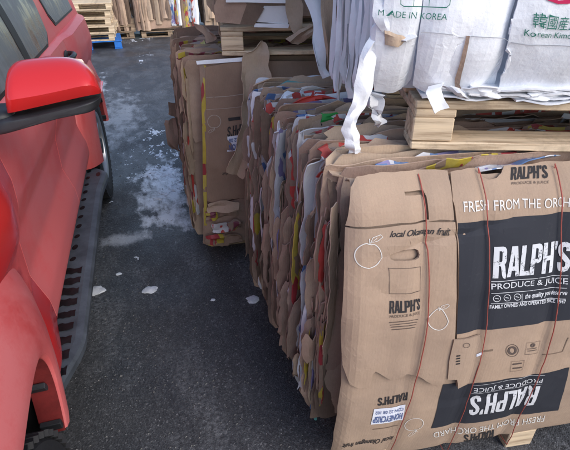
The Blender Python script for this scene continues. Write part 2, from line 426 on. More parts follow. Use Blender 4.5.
def stroke(pts, wd, closed=False):
    n = len(pts); L = []; Rr = []
    for i in range(n):
        if closed: p0, p1 = pts[(i - 1) % n], pts[(i + 1) % n]
        else: p0, p1 = pts[max(i - 1, 0)], pts[min(i + 1, n - 1)]
        dx, dy = p1[0] - p0[0], p1[1] - p0[1]; l = math.hypot(dx, dy) or 1
        nx, ny = -dy / l * wd / 2, dx / l * wd / 2
        L.append((pts[i][0] + nx, pts[i][1] + ny)); Rr.append((pts[i][0] - nx, pts[i][1] - ny))
    bm = bmesh.new(); vl = [bm.verts.new((p[0], p[1], 0)) for p in L]; vr = [bm.verts.new((p[0], p[1], 0)) for p in Rr]
    for i in range(n if closed else n - 1):
        j = (i + 1) % n; bm.faces.new((vl[i], vr[i], vr[j], vl[j]))
    return bm
def merge(bms):
    out = bmesh.new()
    for b in bms:
        me = bpy.data.meshes.new('tmp'); b.to_mesh(me); b.free(); out.from_mesh(me); bpy.data.meshes.remove(me)
    return out
_tc = bpy.data.curves.new('tmp_text', 'FONT'); _to = bpy.data.objects.new('tmp_text', _tc); COL.objects.link(_to)
def text_bm(body, bold=0.0, shear=0.0):
    _tc.body = body; _tc.offset = bold; _tc.shear = shear; _tc.resolution_u = 3
    bpy.context.view_layer.update()
    me = _to.to_mesh(); bm = bmesh.new(); bm.from_mesh(me); _to.to_mesh_clear()
    return norm2(bm)
def norm2(bm):
    x0 = min(v.co.x for v in bm.verts); x1 = max(v.co.x for v in bm.verts)
    y0 = min(v.co.y for v in bm.verts); y1 = max(v.co.y for v in bm.verts)
    for v in bm.verts: v.co = Vector(((v.co.x - x0) / (x1 - x0), (v.co.y - y0) / (y1 - y0), 0))
    return bm
def word_logo():
    """condensed block capitals  R A L P H ' S"""
    arc = [(.31, .38), (.40, .41), (.45, .48), (.46, .55), (.46, .84), (.45, .91), (.40, .975), (.31, 1.0)]
    P = [[(0, 0), (.175, 0), (.175, .38)] + arc + [(0, 1)], [(.175, .52), (.26, .52), (.29, .56), (.29, .82), (.26, .86), (.175, .86)]]
    Rl = [[(-.02, 0), (.175, 0), (.175, .4), (.215, .4), (.25, .36), (.30, .1), (.34, .02), (.40, -.03), (.47, -.03), (.47, .09), (.45, .13), (.41, .37), (.38, .43), (.43, .48), (.46, .55), (.46, .84), (.45, .91), (.40, .975), (.31, 1.0), (-.02, 1)], P[1]]
    A = [[(-.02, 0), (.145, 0), (.175, .2), (.315, .2), (.345, 0), (.51, 0), (.36, 1), (.13, 1)], [(.195, .34), (.295, .34), (.245, .74)]]
    Lt = [[(0, 0), (.40, 0), (.40, .15), (.175, .15), (.175, 1), (0, 1)]]
    H = [[(0, 0), (.17, 0), (.17, .42), (.31, .42), (.31, 0), (.48, 0), (.48, 1), (.31, 1), (.31, .57), (.17, .57), (.17, 1), (0, 1)]]
    Q = [[(.02, .72), (.09, .72), (.15, .86), (.15, 1), (0, 1), (0, .86)]]
    cl = [(.37, .70), (.37, .80), (.33, .89), (.24, .92), (.14, .89), (.09, .80), (.09, .69), (.14, .59), (.27, .46), (.36, .36), (.38, .22), (.33, .12), (.24, .08), (.13, .12), (.085, .21), (.085, .31)]
    n = len(cl); l = []; r = []
    for i in range(n):
        p0, p1 = cl[max(i - 1, 0)], cl[min(i + 1, n - 1)]; dx, dy = p1[0] - p0[0], p1[1] - p0[1]; q = math.hypot(dx, dy)
        l.append((cl[i][0] - dy / q * .085, cl[i][1] + dx / q * .085)); r.append((cl[i][0] + dy / q * .085, cl[i][1] - dx / q * .085))
    S_ = [l + r[::-1]]
    x = 0; parts = []
    for g, wd in ((Rl, .53), (A, .53), (Lt, .42), (P, .51), (H, .54), (Q, .19), (S_, .46)):
        parts.append(fill2d([[(p[0] + x, p[1]) for p in lp] for lp in g], 0)); x += wd
    return norm2(merge(parts))
def place2(bm, S, bl, br, tl, px=True):
    A, B, C = (S.px(*bl), S.px(*br), S.px(*tl)) if px else (bl, br, tl)
    for v in bm.verts:
        s, t = v.co.x, v.co.y
        v.co = Vector((A[0] + s * (B[0] - A[0]) + t * (C[0] - A[0]), A[1] + s * (B[1] - A[1]) + t * (C[1] - A[1]), 0))
    return bm
def text(name, S, body, bl, br, tl, off, mat, parent, bold=0.0, shear=0.0, step=.0125, px=True):
    bm = word_logo() if body == "RALPH'S" else text_bm(body, bold, shear)
    return drape(name, S, cut2d(place2(bm, S, bl, br, tl, px), step), off, mat, parent)
def sline(name, S, pts, wd, off, mat, parent, closed=False, px=True):
    p = pxl(S, pts) if px else pts
    return drape(name, S, cut2d(stroke(p, wd, closed), .0125), off, mat, parent)
def circ(cx, cy, rx, ry, n=24, rot=0, a0=0, a1=2 * math.pi):
    return [(cx + rx * math.cos(t) * math.cos(rot) - ry * math.sin(t) * math.sin(rot), cy + rx * math.cos(t) * math.sin(rot) + ry * math.sin(t) * math.cos(rot)) for t in [a0 + (a1 - a0) * i / n for i in range(n)]]

# ---------------------------------------------------------------- ground
def ground():
    xs = [-900, -200, -40, -8, -3, 0, 3, 8, 40, 200, 900]
    V = [(x, y + 4, 0) for x in xs for y in xs]
    o = put('ground', V, grid_faces(len(xs), len(xs)), 'asphalt'); o['kind'] = 'structure'; o['label'] = 'dark worn asphalt yard with frost and grit'
    return o
ground()
def snow_field(cells, res, name, label):
    V = []; F = []; idx = {}
    def h(x, y):
        best = -1
        for (cx, cy, rx, ry, amp, thr) in cells:
            r = math.hypot((x - cx) / rx, (y - cy) / ry)
            if r < 1.3:
                f = .5 + .42 * N3(x * 9, y * 5, 1) + .32 * N3(x * 30, y * 18, 2) + .26 * N3(x * 75, y * 60, 3)
                best = max(best, (f - thr - max(0, r - .35) * .75) * amp)
        return best
    for (cx, cy, rx, ry, amp, thr) in cells:
        for i in range(int(2.6 * rx / res)):
            for j in range(int(2.6 * ry / res)):
                gi = round((cx - 1.3 * rx) / res) + i; gj = round((cy - 1.3 * ry) / res) + j
                if h((gi + .5) * res, (gj + .5) * res) > 0:
                    q = []
                    for a, b in ((0, 0), (1, 0), (1, 1), (0, 1)):
                        k = (gi + a, gj + b)
                        if k not in idx:
                            hh = h(k[0] * res, k[1] * res); idx[k] = len(V)
                            V.append((k[0] * res + .002 * N3(k[0] * 1.7, k[1] * 1.3, 9), k[1] * res + .002 * N3(k[0] * 1.3, k[1] * 1.9, 11), .0015 + max(-.004, min(.014, hh))))
                        q.append(idx[k])
                    F.append(tuple(sorted(set(q), key=q.index)) )
    F = list({tuple(f) for f in F})
    o = put(name, V, F, 'snow', None, True); o['kind'] = 'stuff'; o['label'] = label
    return o
def g(u, v): p = at_z(u, v, 0); return p.x, p.y
cells = []
for (u, v, rx, ry, amp, thr) in [(168, 150, .20, .55, .03, 0.59), (158, 172, .26, .40, .028, 0.59), (176, 185, .16, .28, .03, 0.51), (160, 195, .22, .16, .03, 0.59), (138, 198, .22, .10, .02, 0.65),
                                 (150, 135, .3, .4, .02, 0.69), (122, 226, .07, .06, .02, 0.59), (140, 62, .12, .6, .02, 0.69), (130, 40, .9, .8, .02, 0.71), (145, 55, .3, .9, .02, 0.75)]:
    x, y = g(u, v); cells.append((x, y, rx, ry, amp, thr))
x, y = g(150, 165); cells.append((x, y, .55, 1.1, .02, .74)); x, y = g(135, 250); cells.append((x, y, .3, .5, .015, .86))
snow_field(cells, .009, 'snow_patch', 'thin broken patches of old snow on the asphalt')
def lump(u, v, r, name, label, mat, seed, flat=.45):
    x, y = g(u, v); bm = bmesh.new(); bmesh.ops.create_icosphere(bm, subdivisions=3, radius=1)
    for q in bm.verts:
        k = 1 + .35 * noise.noise(q.co * 1.6 + Vector((seed, 0, 0))) + .16 * noise.noise(q.co * 4 + Vector((0, seed, 0)))
        q.co = Vector((q.co.x * r * k * 1.3, q.co.y * r * k, max(-.3, q.co.z) * r * k * flat))
        q.co += Vector((x, y, r * flat * .29))
    return tag(put_bm(name, bm, mat, None, True), label, 'snow' if mat == 'snow' else 'stone')
lump(253, 300, .026, 'snow_lump', 'small white lump of snow beside the bale with fruit box front', 'snow', 3.1)
lump(150, 290, .028, 'ice_chip', 'rounded grey ice chip lying alone on open asphalt', 'snow', 5.2, .3)
lump(96, 291, .035, 'ice_chip', 'flat grey ice lump close to the side step of the red car', 'snow', 8.4, .25)
lump(213, 300, .009, 'snow_crumb', 'tiny snow crumb on asphalt in front of the shaded bale', 'snow', 2.4)
lump(119, 274, .012, 'ice_chip', 'tiny bluish ice chip on the asphalt beside the side step', 'snow', 6.6, .3)
# loose grit: one scatter
rng = random.Random(5); V = []; F = []
for i in range(2600):
    x = rng.uniform(-.6, .6) if i % 2 else rng.uniform(-1.4, 1.2); y = .7 + rng.random() ** 1.6 * 7; s = rng.uniform(.0018, .0055) * (1.6 if i % 40 == 0 else 1)
    b = len(V)
    for dx, dy, dz in ((1, 0, 0), (-.5, .9, 0), (-.6, -.8, 0), (0, 0, 1.1)):
        a = rng.uniform(.7, 1.3); V.append((x + dx * s * a, y + dy * s * a, .0005 + dz * s * .8))
    F += [(b, b + 1, b + 3), (b + 1, b + 2, b + 3), (b + 2, b, b + 3)]
o = put('grit', V, F, 'stone'); o['kind'] = 'stuff'; o['label'] = 'loose grit scattered over the asphalt'

# ---------------------------------------------------------------- pallets
PM = {}
def piece(key, sx, sy, sz):
    if key not in PM:
        bm = box_bm(sx, sy, sz, .003); ax = 0 if sx >= sy else 1; lg = max(sx, sy)
        if lg > .3:
            for k_ in range(1, 14):
                co = [0, 0, 0]; co[ax] = lg * (k_ / 14 - .5); no = [0, 0, 0]; no[ax] = 1
                bmesh.ops.bisect_plane(bm, geom=bm.verts[:] + bm.edges[:] + bm.faces[:], plane_co=co, plane_no=no)
        for v in bm.verts: v.co += noise.noise_vector(v.co * 23 + Vector((sx, sy, sz)) * 9) * .0022
        me = bpy.data.meshes.new(key); bm.to_mesh(me); bm.free(); PM[key] = me
    return PM[key]
def pallet(name, label, loc, rz, group, mat='wood', W=1.2, D=1.0, skip=0, skids=True):
    """block pallet, origin at front left bottom corner; x along the front, y into the depth"""
    t = empty(name, label, 'pallet', loc, rz, group)
    def add(nm, key, s, c):
        me = piece(key + mat, *s)
        if not len(me.materials): me.materials.append(M[mat])
        o = bpy.data.objects.new(nm, me); COL.objects.link(o); o.parent = t; o.location = c; WM[o] = Matrix.Identity(4)
        return o
    for y in (.05, D / 2, D - .05):
        if skids: add('bottom_board', f'bot{W}', (W, .1, .02), (W / 2, y, .010))
        for x in (.05, W / 2, W - .05):
            add('block', 'blk' if skids else 'blk_tall', (.1, .096, .060 if skids else .081), (x, y, .0515 if skids else .041))
    for x in (.05, W / 2, W - .05): add('stringer_board', f'str{D}', (.098, D, .02), (x, D / 2, .0925))
    n = 7
    for i in range(skip, n): add('deck_board', f'deck{W}', (W + .004, .1, .02), (W / 2, .05 + (D - .1) * i / (n - 1), .1137))
    return t

# ---------------------------------------------------------------- bales
BROWN = ['kraft_old'] * 6 + ['kraft_pink'] * 5 + ['kraft_light'] * 2 + ['kraft_dark'] * 2
MIXED = BROWN * 2 + ['white', 'p_blue', 'p_red', 'white_dirty', 'p_yellow', 'white', 'white_dirty', 'white_dirty', 'white', 'p_red', 'p_yellow', 'p_blue', 'p_purple', 'p_blue', 'p_red', 'kraft_light', 'kraft_light']
WHITES = ['white'] * 8 + ['white_dirty'] * 3 + ['kraft_light']
def sheet(name, F, d, zb, zt, L, W, seed, mat, parent, amp=.03, curl=0.0, tcurl=0.0, th=.004, nz=None, jag=0.0):
    """one upright sheet of board in bale frame F (O, A, N): ragged left and top edge, bent ends"""
    O, A, Nn = F
    ws = [0, .012, .03, .055, .09, .14, .22, .4, .7, 1.0]
    ws = [q for q in ws if q < W - .05] + [W]
    nz = nz or max(7, int((zt - zb) / .05)); vs = lin(0, 1, nz); vs = [0, .012] + vs[1:-1] + [.985, 1]
    V = []
    tear = [(random.random(), random.uniform(-.02, .02)) for _ in range(random.choice([0, 0, 1]))]
    tl = .015 + .03 * random.random(); bl = .02 + .04 * random.random()
    for wi, wv in enumerate(ws):
        for v in vs:
            hgt = zt - zb; z = zb + v * hgt
            le = L + amp * (.8 * N1(z * 1.7, seed) + .45 * N1(z * 4.1, seed + 3)) + .16 * amp * N1(z * 13, seed + 5) + .07 * amp * N1(z * 45, seed + 8)
            if jag: le += jag * (abs(N1(z * 38, seed + 14)) * 2 - .6) + jag * .8 * N1(z * 90, seed + 17)
            for tv, ta in tear: le += ta * (1 if v > tv else 0)
            k = max(0, 1 - (zt - z) / tl); le += .018 * k * k
            k = max(0, 1 - (z - zb) / bl); le += .02 * k * k
            x = le + wv * (W - (le if wi else 0)) / W if wi else le
            if wi: x = le + wv * max(.2, (W - le)) / W
            zz = z + v * (.022 * frac(x * 3.1, seed + 11) + .008 * N1(x * 17, seed + 2)) + (1 - v) * .02 * frac(x * 4, seed + 21)
            kk = max(0, 1 - wv / .14)
            e = -d + curl * kk * kk + .009 * N3(x * 4, z * 3.5, seed) + .006 * kk * N3(x * 9, z * 16, seed + 1) + .004 * N3(x * 22, z * 9, seed + 2)
            kt = max(0, 1 - (zt - z) / .13)
            e += tcurl * kt * kt; zz -= abs(tcurl) * .35 * kt * kt * kt
            V.append(O + A * x + Nn * e + Vector((0, 0, zz)))
    nv = len(vs)
    return put_bm(name, thicken(V, grid_faces(len(ws), nv), th), mat, parent, True)
def bale(label, group, O, theta, W, D, H, z0, n, seed, mats=MIXED, shear=0.0, lean=0.0, prot=.035, d0=.0, split=2, cat='bale', hang=0.0, ncap=None, topvar=.03):
    random.seed(seed)
    A = Vector((math.cos(theta), math.sin(theta), 0)); Nn = A.cross(Vector((0, 0, 1)))
    root = empty('cardboard_bale', label, cat, (O[0], O[1], z0), theta, group)
    OO = Vector((O[0], O[1], 0)); ds = []
    for i in range(n):
        d = d0 + (D - d0) * (i + random.uniform(.15, .85)) / n
        k = random.choice([max(1, split - 1), split, split]) if split > 1 else 1
        cuts = sorted(random.uniform(.25, .75) for _ in range(k - 1))
        if k >= 3: cuts = [(i_ + 1 + random.uniform(-.3, .3)) / k for i_ in range(k - 1)]
        ed = [0] + cuts + [1]
        for q in range(len(ed) - 1):
            zb = z0 + H * ed[q] - (.05 if q else 0); zt = z0 + H * ed[q + 1] + random.uniform(-topvar, topvar) * (1 if q == len(ed) - 2 else 1.2)
            if q == 0: zb += random.uniform(-.0, .03) - (random.random() * hang if random.random() < .5 else 0)
            zm = (zb + zt) / 2
            front = max(0, 1 - d / .12)
            L = shear * d + lean * (zm - z0) / H + random.uniform(-prot, prot * .6) * (1 - front) + .012 * front
            sheet('cardboard_sheet', (OO, A, Nn), d + .006 * q, zb, zt, L, W + random.uniform(-.03, .03), seed * 3.7 + i * 1.31 + q * .77, random.choice(mats if d > .16 and random.random() < .6 else BROWN) if mats is not WHITES else random.choice(mats), root,
                  amp=.026 * (1 - .75 * front), curl=random.choice([-1, 1, 1]) * random.uniform(0, .035) * (1 - front),
                  tcurl=random.choice([-1, 1]) * random.uniform(0, .06) * (1 - front) if q == len(ed) - 2 else 0, th=random.uniform(.0022, .0042), jag=.013 if mats is WHITES else .007, nz=max(7, int((zt - zb) / (.02 if mats is WHITES else .03))))
    return root, (OO, A, Nn)
THIN = ['white', 'white', 'white_dirty', 'p_blue', 'p_red', 'red_card', 'p_yellow', 'white_dirty', 'p_blue', 'kraft_light', 'kraft_light', 'p_purple', 'paper', 'kraft_pink', 'kraft_old'] * 2
def tongues(root, F, D, H, z0, n, seed, mats, shear, lean, top=True, W=1.2, ntop=0, name='torn_strip'):
    """torn tongues of board along the left flank, and crumpled strips along the top, of a bale"""
    random.seed(seed); O, A, Nn = F; Z = Vector((0, 0, 1))
    for i in range(n):
        d = .06 + (D - .08) * (i + random.random()) / n; ln = random.choice([random.uniform(.08, .2), random.uniform(.15, .42), random.uniform(.2, .5)]); wd = random.uniform(.018, .062); thin = random.random() < .38
        if thin: wd = random.uniform(.008, .02); ln = random.uniform(.12, .5)
        zb = z0 + .01 + random.random() * max(.02, H - ln); phi = R(random.uniform(5, 62)); s = random.random() * 90
        bow = random.uniform(-.006, .016); wv = A * -math.cos(phi) + Nn * math.sin(phi); nv = A * -math.sin(phi) - Nn * -math.cos(phi)
        tip = random.choice([0, 0, .6, .85]); slant = random.uniform(-.35, .35) * wd; nr = max(6, int(ln / .02)); V = []; cs = 5
        lx = shear * d + lean * (zb + ln / 2 - z0) / H
        for k in range(nr):
            t = k / (nr - 1); z = zb + ln * t
            for j in range(cs):
                c = j / (cs - 1)
                wloc = wd * (1 - tip * max(0, 1 - t / .25) ** 2 * .7 - .25 * max(0, t - .85) / .15) * (1 + .2 * N1(z * 14, s) + .16 * N1(z * 48, s + 2))
                zz = z + (1 - t) * (.03 * N1(c * 3, s + 4) + slant * (c - .5)) + t * (.03 * N1(c * 3, s + 6) - slant * (c - .5))
                x = lx + .004 + .02 * N1(z * 2.2, s) + (.02 * N1(s, 3) if True else 0)
                p = O + A * x - Nn * (d + .012 * N1(z * 3, s + 9)) + wv * (wloc * c) + nv * (bow * 4 * c * (1 - c) + .007 * N3(z * 11, c * 2, s) + .004 * N3(z * 30, c * 4, s)) + Z * zz
                V.append(p)
        put_bm(name, thicken(V, grid_faces(nr, cs), random.uniform(.0018, .0035)), random.choice(mats if not thin else THIN + mats), root, True)
    for i in range(ntop):
        d = .10 + (D - .16) * (i + random.random()) / ntop; ln = random.uniform(.15, .5); wd = random.uniform(.03, .075); s = random.random() * 90
        x0 = random.uniform(.0, max(.05, W - ln)) if i % 3 else random.uniform(-.02, .25); V = []; nr = max(6, int(ln / .03)); cs = 5; til = R(random.uniform(15, 75)) * random.choice([1, 1, -1])
        ay = random.uniform(-.12, .12)
        for k in range(nr):
            t = k / (nr - 1); x = x0 + ln * t
            for j in range(cs):
                c = j / (cs - 1) - .5
                wl = wd * (1 + .25 * N1(x * 12, s)) * (1 - .5 * max(0, abs(t - .5) - .4) / .1)
                droop = -.16 * max(0, .04 + shear * d - x) if x < .05 else 0
                p = O + A * x - Nn * (d + ay * (t - .5) + c * wl * math.cos(til) * 1.0 + .01 * N1(x * 5, s + 2)) + Z * (z0 + H + .004 + c * wl * math.sin(til) + droop + .020 * N3(x * 9, c * 3, s) + .010 * N3(x * 26, c * 6, s + 1))
                V.append(p + A * (.02 * N1(c * 5, s + 4)))
        put_bm('crumpled_strip', thicken(V, grid_faces(nr, cs), random.uniform(.0025, .0045)), random.choice(mats), root, True)
def pxstrip(name, rows, mat, parent, th=.004, sub=4, bulge=.0, cols=5, seed=1.0, rough=.004):
    """bent strip of board: rows of (uL, vL, uR, vR, y) edge points at depth y"""
    P = [(at_y(a, b, y), at_y(c, d, y + (dy if False else 0))) for (a, b, c, d, y) in rows for dy in (0,)]
    L = []; 
    for i in range(len(P) - 1):
        for k in range(sub):
            t = k / sub; L.append((P[i][0].lerp(P[i + 1][0], t), P[i][1].lerp(P[i + 1][1], t)))
    L.append(P[-1])
    # smooth
    for _ in range(2):
        L = [L[0]] + [((L[i - 1][0] + L[i][0] * 2 + L[i + 1][0]) / 4, (L[i - 1][1] + L[i][1] * 2 + L[i + 1][1]) / 4) for i in range(1, len(L) - 1)] + [L[-1]]
    V = []
    for i, (a, b) in enumerate(L):
        wv_ = b - a; a = a + wv_ * (.12 * N1(i * .23, seed + 31) + .04 * N1(i * .9, seed + 33)); b = b + wv_ * (.14 * N1(i * .21, seed + 41) + .05 * N1(i * .8, seed + 43))
        for j in range(cols):
            t = j / (cols - 1); p = a.lerp(b, t); p.y -= bulge * 4 * t * (1 - t)
            p += Vector((rough * N3(i * .3, j * .6, seed), rough * 2.2 * N3(i * .22, j * .55, seed + 3), rough * .6 * N3(i * .3, j * .5, seed + 5)))
            V.append(p)
    return put_bm(name, thicken(V, grid_faces(len(L), cols), th * .6), mat, parent, True)

# ---- bale with the printed fruit-box front
TH1 = R(-7.3); Z1 = .14
O1 = (.372, .832)
_pf = at_z(522, 453, 0) - Vector((math.cos(TH1), math.sin(TH1), 0)) * .6 + Vector((math.sin(-TH1), math.cos(TH1), 0)) * .025
pallet('wooden_pallet', 'wooden pallet on the asphalt under the bale with fruit box front', (_pf.x, _pf.y, 0), TH1, 'wooden pallets', 'wood', skip=1, skids=False)
B1, F1 = bale('strapped cardboard bale with navy and kraft fruit boxes on its front', 'cardboard bales', O1, TH1, 1.42, 1.02,     .91, Z1, 108, 11,
              shear=-.13, lean=.05, prot=.026, d0=.075, split=3)
DENT = []
def e1(a, b):
    t = (b - .51) / .55
    e = .088 * (1 - t * t) - .05 * max(0, (b - .985) / .075) ** 2 + .006 * N3(a * 5, b * 4, 2) + .003 * N3(a * 14, b * 11, 4) + .0005 * N3(a * 35, b * 28, 6)
    e -= .006 * max(0, .2 - abs(N3(a * 2.3, b * 7, 8))) / .2 * (.4 + max(0, N3(a * 3, b * 3, 9)))
    e -= .05 * max(0, 1 - (a + .01) / .07) ** 2
    for a0, b0, a1, b1 in DENT: e -= .007 * math.exp(-((a - a0 - (a1 - a0) * (b - b0) / (b1 - b0)) / .022) ** 2)
    return e
S1 = Surf(O1, (math.cos(TH1), math.sin(TH1)), e1)
for t_, b_ in (((418, 185), (400, 420)), ((478, 180), (458, 418)), ((554, 175), (520, 405))): DENT.append(S1.px(*t_) + S1.px(*b_))
rg = random.Random(4)
AR = 1.40
def ext(pts, atop, abot):
    """pixel outline whose right side runs on out of the frame to a = atop/abot"""
    return pts
tongues(B1, F1, 1.02, .91, Z1, 215, 5, MIXED + ['white', 'p_red', 'p_blue', 'kraft_light', 'kraft_light', 'kraft_light'], -.13, .05, W=1.3, ntop=75)
# lowest layer: flattened boxes behind everything
lowL = pxl(S1, [(349, 178), (344, 260), (342, 350), (340, 390), (335, 425), (330, 455)])
low = lowL + pxl(S1, [(345, 455), (390, 453), (430, 447), (470, 440.5), (507, 434), (540, 428), (570, 423)]) + [(AR, .15), (AR, 1.05), (.9, 1.045), (.4, 1.05)]
p_low = drape('box_panel', S1, fill2d([dens(low, 5, .003, rg)], .0125), .0, 'kraft', B1, .005, smooth=False)
# left upper flap and panel
flapL = pxl(S1, [(347, 224), (400, 222), (452, 219), (450, 200), (445, 174), (420, 173), (398, 175), (378, 176), (356, 180), (351, 190)])
hl = pxl(S1, [(402, 194), (421, 192), (425, 198), (428, 222.5 - 2), (425, 221), (422, 200), (418, 196.5), (403, 197.5)])
p_flap = drape('box_flap', S1, fill2d([dens(flapL, 4, .0015, rg), hl], .0125), .011, 'kraft', B1, .005, extra=lambda a, b: .004 * sstep(.98, 1.06, b))
LP = [(347, 226), (343, 320), (344, 362), (350, 381), (358, 385), (370, 384), (371, 371), (374, 368), (381, 372), (392, 377), (404, 371), (418, 373), (431, 381), (441, 381), (447, 371), (451, 352), (453, 330), (454, 260), (453, 221), (400, 224)]
slot = [(393, 250), (412, 248.6), (415, 250), (416.5, 253), (415.5, 256), (412.5, 258), (393, 259.4), (389.5, 258), (388, 255), (389.5, 251.5)]
p_left = drape('box_panel', S1, fill2d([dens(pxl(S1, LP), 4, .0012, rg), pxl(S1, slot)], .0125), .012, 'kraft', B1, .005)
# right panel
tr = S1.px(570, 163)
RP = pxl(S1, [(455, 221), (451, 200), (449, 174), (463, 171), (476, 170), (479, 177), (486, 181), (494, 180), (500, 174), (502, 168), (530, 166), (570, 163)])
RP += [(AR, RP[-1][1] + .004), (AR, .5)] + pxl(S1, [(570, 364), (555, 368), (530, 372), (505, 376), (478, 380), (463, 383), (455, 384), (455, 340), (456, 300)])
p_right = drape('box_panel', S1, fill2d([dens(RP, 4, .0012, rg)], .0125), .009, 'kraft', B1, .005)
# small overlapping flap with a slit
SP = pxl(S1, [(451, 336), (464, 335), (478, 331), (480, 340), (478, 356), (473, 378), (463, 379), (455, 384), (454, 375), (445, 375), (447, 356)])
p_small = drape('box_flap', S1, fill2d([dens(SP, 3, .001, rg)], .0125), .0165, 'kraft', B1, .004)
OP = .0014
# prints on the left panel
text('printed_word', S1, 'local Okanagan fruit', (388, 237.5), (447, 233.5), (388, 229.5), .012 + OP, 'ink_black', p_left, .012, .45)
sline('printed_square', S1, [(387, 266), (417.5, 264.5), (418, 288), (388, 290.5)], .0016, .012 + OP, 'ink_dim', p_left, True)
text('printed_word', S1, "RALPH'S", (387.5, 311), (418.5, 307.5), (387.5, 298.5), .012 + OP, 'ink_black', p_left)
text('printed_word', S1, 'PRODUCE & JUICE', (388, 315.6), (418.5, 312), (388, 312.4), .012 + OP, 'ink_dim', p_left)
for k in range(4):
    sline('printed_line', S1, [(387.5 + k * .8, 319.2 + k * 2.5), (402, 318 + k * 2.5), (416.5 - k * 1.2, 316.6 + k * 2.5)], .0022, .012 + OP, 'ink_dim', p_left)
def fruit(S, cx, cy, r, off, mat, par, pear=False, rot=0.0, sq=1.0, wpx=.002):
    pts = []
    for i in range(30):
        t = 2 * math.pi * i / 30
        k = 1 + (.0 if not pear else .0)
        x = math.cos(t) * r * k; y = math.sin(t) * r * k
        if pear and y < 0: x *= 1 - .42 * (-y / r); y *= 1.18
        if not pear and y < -r * .8 and abs(x) < r * .3: y += r * .1
        pts.append((x, y * sq))
    leaf = [(0, -r * 1.0), (r * .15, -r * 1.45), (r * .75, -r * 1.75), (r * .95, -r * 1.6), (r * .6, -r * 1.25), (0, -r * 1.0), (r * .5, -r * 1.45)]
    stem = [(-.05 * r, -r * .95), (-.12 * r, -r * 1.35)]
    c, s = math.cos(rot), math.sin(rot)
    tf = lambda q: [(cx + x * c - y * s, cy + x * s + y * c) for x, y in q]
    bms = [stroke(pxl(S, tf(pts)), wpx, True), stroke(pxl(S, tf([(x, y * sq) for x, y in leaf])), wpx * .8), stroke(pxl(S, tf([(x, y * sq) for x, y in stem])), wpx)]
    for i, b in enumerate(bms):
        drape('printed_fruit', S, cut2d(b, .0125), off + .0002 * i, mat, par)
fruit(S1, 367.5, 253.5, 12.3, .012 + OP, 'ink_white_k', p_left, False, .1)
fruit(S1, 436, 317, 10, .012 + OP, 'ink_white_k', p_left, True, .12)
# prints on the right panel
D1 = pxl(S1, [(456, 222), (500, 218), (535, 214.5), (570, 211)]); D1b = pxl(S1, [(570, 317), (535, 321.5), (500, 326), (454.5, 332)])
navy1 = D1 + [(1.30, D1[-1][1]), (1.30, D1b[0][1])] + D1b
p_navy = drape('navy_print', S1, fill2d([navy1], .0125), .009 + .001, 'navy', p_right)
q = .009 + .001 + OP
text('printed_word', S1, "RALPH'S", (508, 182), (545, 180.5), (509, 169.5), .009 + OP, 'ink_black', p_right)
text('printed_word', S1, 'PRODUCE & JUICE', (509, 187), (546, 185.5), (509, 183.8), .009 + OP, 'ink_dim', p_right)
text('printed_word', S1, 'FRESH FROM THE ORCHARD', (462, 211.5), (588, 206), (461, 202), .009 + OP, 'ink_white_k', p_right, .0)
text('printed_word', S1, "RALPH'S", (490.5, 277), (566, 271), (492, 245), q, 'ink_white', p_right)
for a, b in (((489.5, 279.3), (565.5, 274)), ((489.5, 290.6), (564.5, 286)), ((489, 301), (563, 296.6))):
    sline('printed_line', S1, [a, ((a[0] + b[0]) / 2, (a[1] + b[1]) / 2 + .1), b], .0015, q, 'ink_white', p_right)
text('printed_word', S1, 'PRODUCE & JUICE', (489.5, 288.6), (565, 284), (489.5, 281.2), q, 'ink_white', p_right, .004)
for cx, cy in ((494.5, 296), (504.5, 295.3), (514.5, 294.6)):
    sline('printed_icon', S1, circ(cx, cy, 3.4, 3.2, 14), .0016, q, 'ink_white', p_right, True)
    sline('printed_icon', S1, [(cx - 1.8, cy - .4), (cx + 1.8, cy + .4)], .0018, q, 'ink_white', p_right)
sline('printed_line', S1, [(519, 291.5), (519, 298.5)], .0013, q, 'ink_white', p_right)
text('printed_word', S1, 'the quality you deserve', (522, 298), (564.5, 294.2), (522, 291.8), q, 'ink_white', p_right, .02, .35)
text('printed_word', S1, 'FAMILY OWNED AND OPERATED SINCE 1947', (488, 306.3), (563, 301), (488, 302.4), q, 'ink_white', p_right, .02)
# certification marks
sline('printed_seal', S1, circ(510, 348, 6.3, 6, 22), .0016, .009 + OP, 'ink_dim', p_right, True)
sline('printed_seal', S1, circ(510, 348, 3.6, 3.4, 18), .0065, .009 + OP, 'ink_dim', p_right, True)
sline('printed_seal', S1, [(524.5, 340.5), (537.5, 338.5), (535, 350.5), (522.5, 352)], .0011, .009 + OP, 'ink_dim', p_right, True)
sline('printed_seal', S1, circ(530, 343, 1.4, 1.4, 12), .005, .009 + OP, 'ink_dim', p_right, True)
for dy in (346.6, 348.6): sline('printed_seal', S1, [(525, dy), (533.5, dy - 1)], .0024, .009 + OP, 'ink_dim', p_right)
sline('printed_seal', S1, [(509.5, 359), (522, 357.8), (520, 367), (508, 368.8)], .0011, .009 + OP, 'ink_dim', p_right, True)
for dy in (361.5, 365.5): sline('printed_seal', S1, [(511, dy), (519.5, dy - 1)], .005, .009 + OP, 'ink_dim', p_right)
sline('cut_slot', S1, [(483, 348.5), (491, 347.5)], .006, .009 + OP, 'slot', p_right)
sline('cut_slot', S1, [(541, 352), (560, 349), (566, 335)], .003, .009 + OP, 'slot', p_right)
sline('printed_seal', S1, circ(462.5, 341, 2.8, 2.2, 14), .0012, .0165 + OP, 'ink_dim', p_small, True)
for k in range(4): sline('printed_barcode', S1, [(453.5 - k * .1, 351.5 + k * 2.6), (457 - k * .1, 351 + k * 2.6)], .0045, .0165 + OP, 'ink_black', p_small)
drape('paper_tag', S1, fill2d([pxl(S1, [(474, 349.5), (480, 347.5), (480.2, 350), (474.3, 352)])], 0), .0165 + OP, 'paper', p_small)
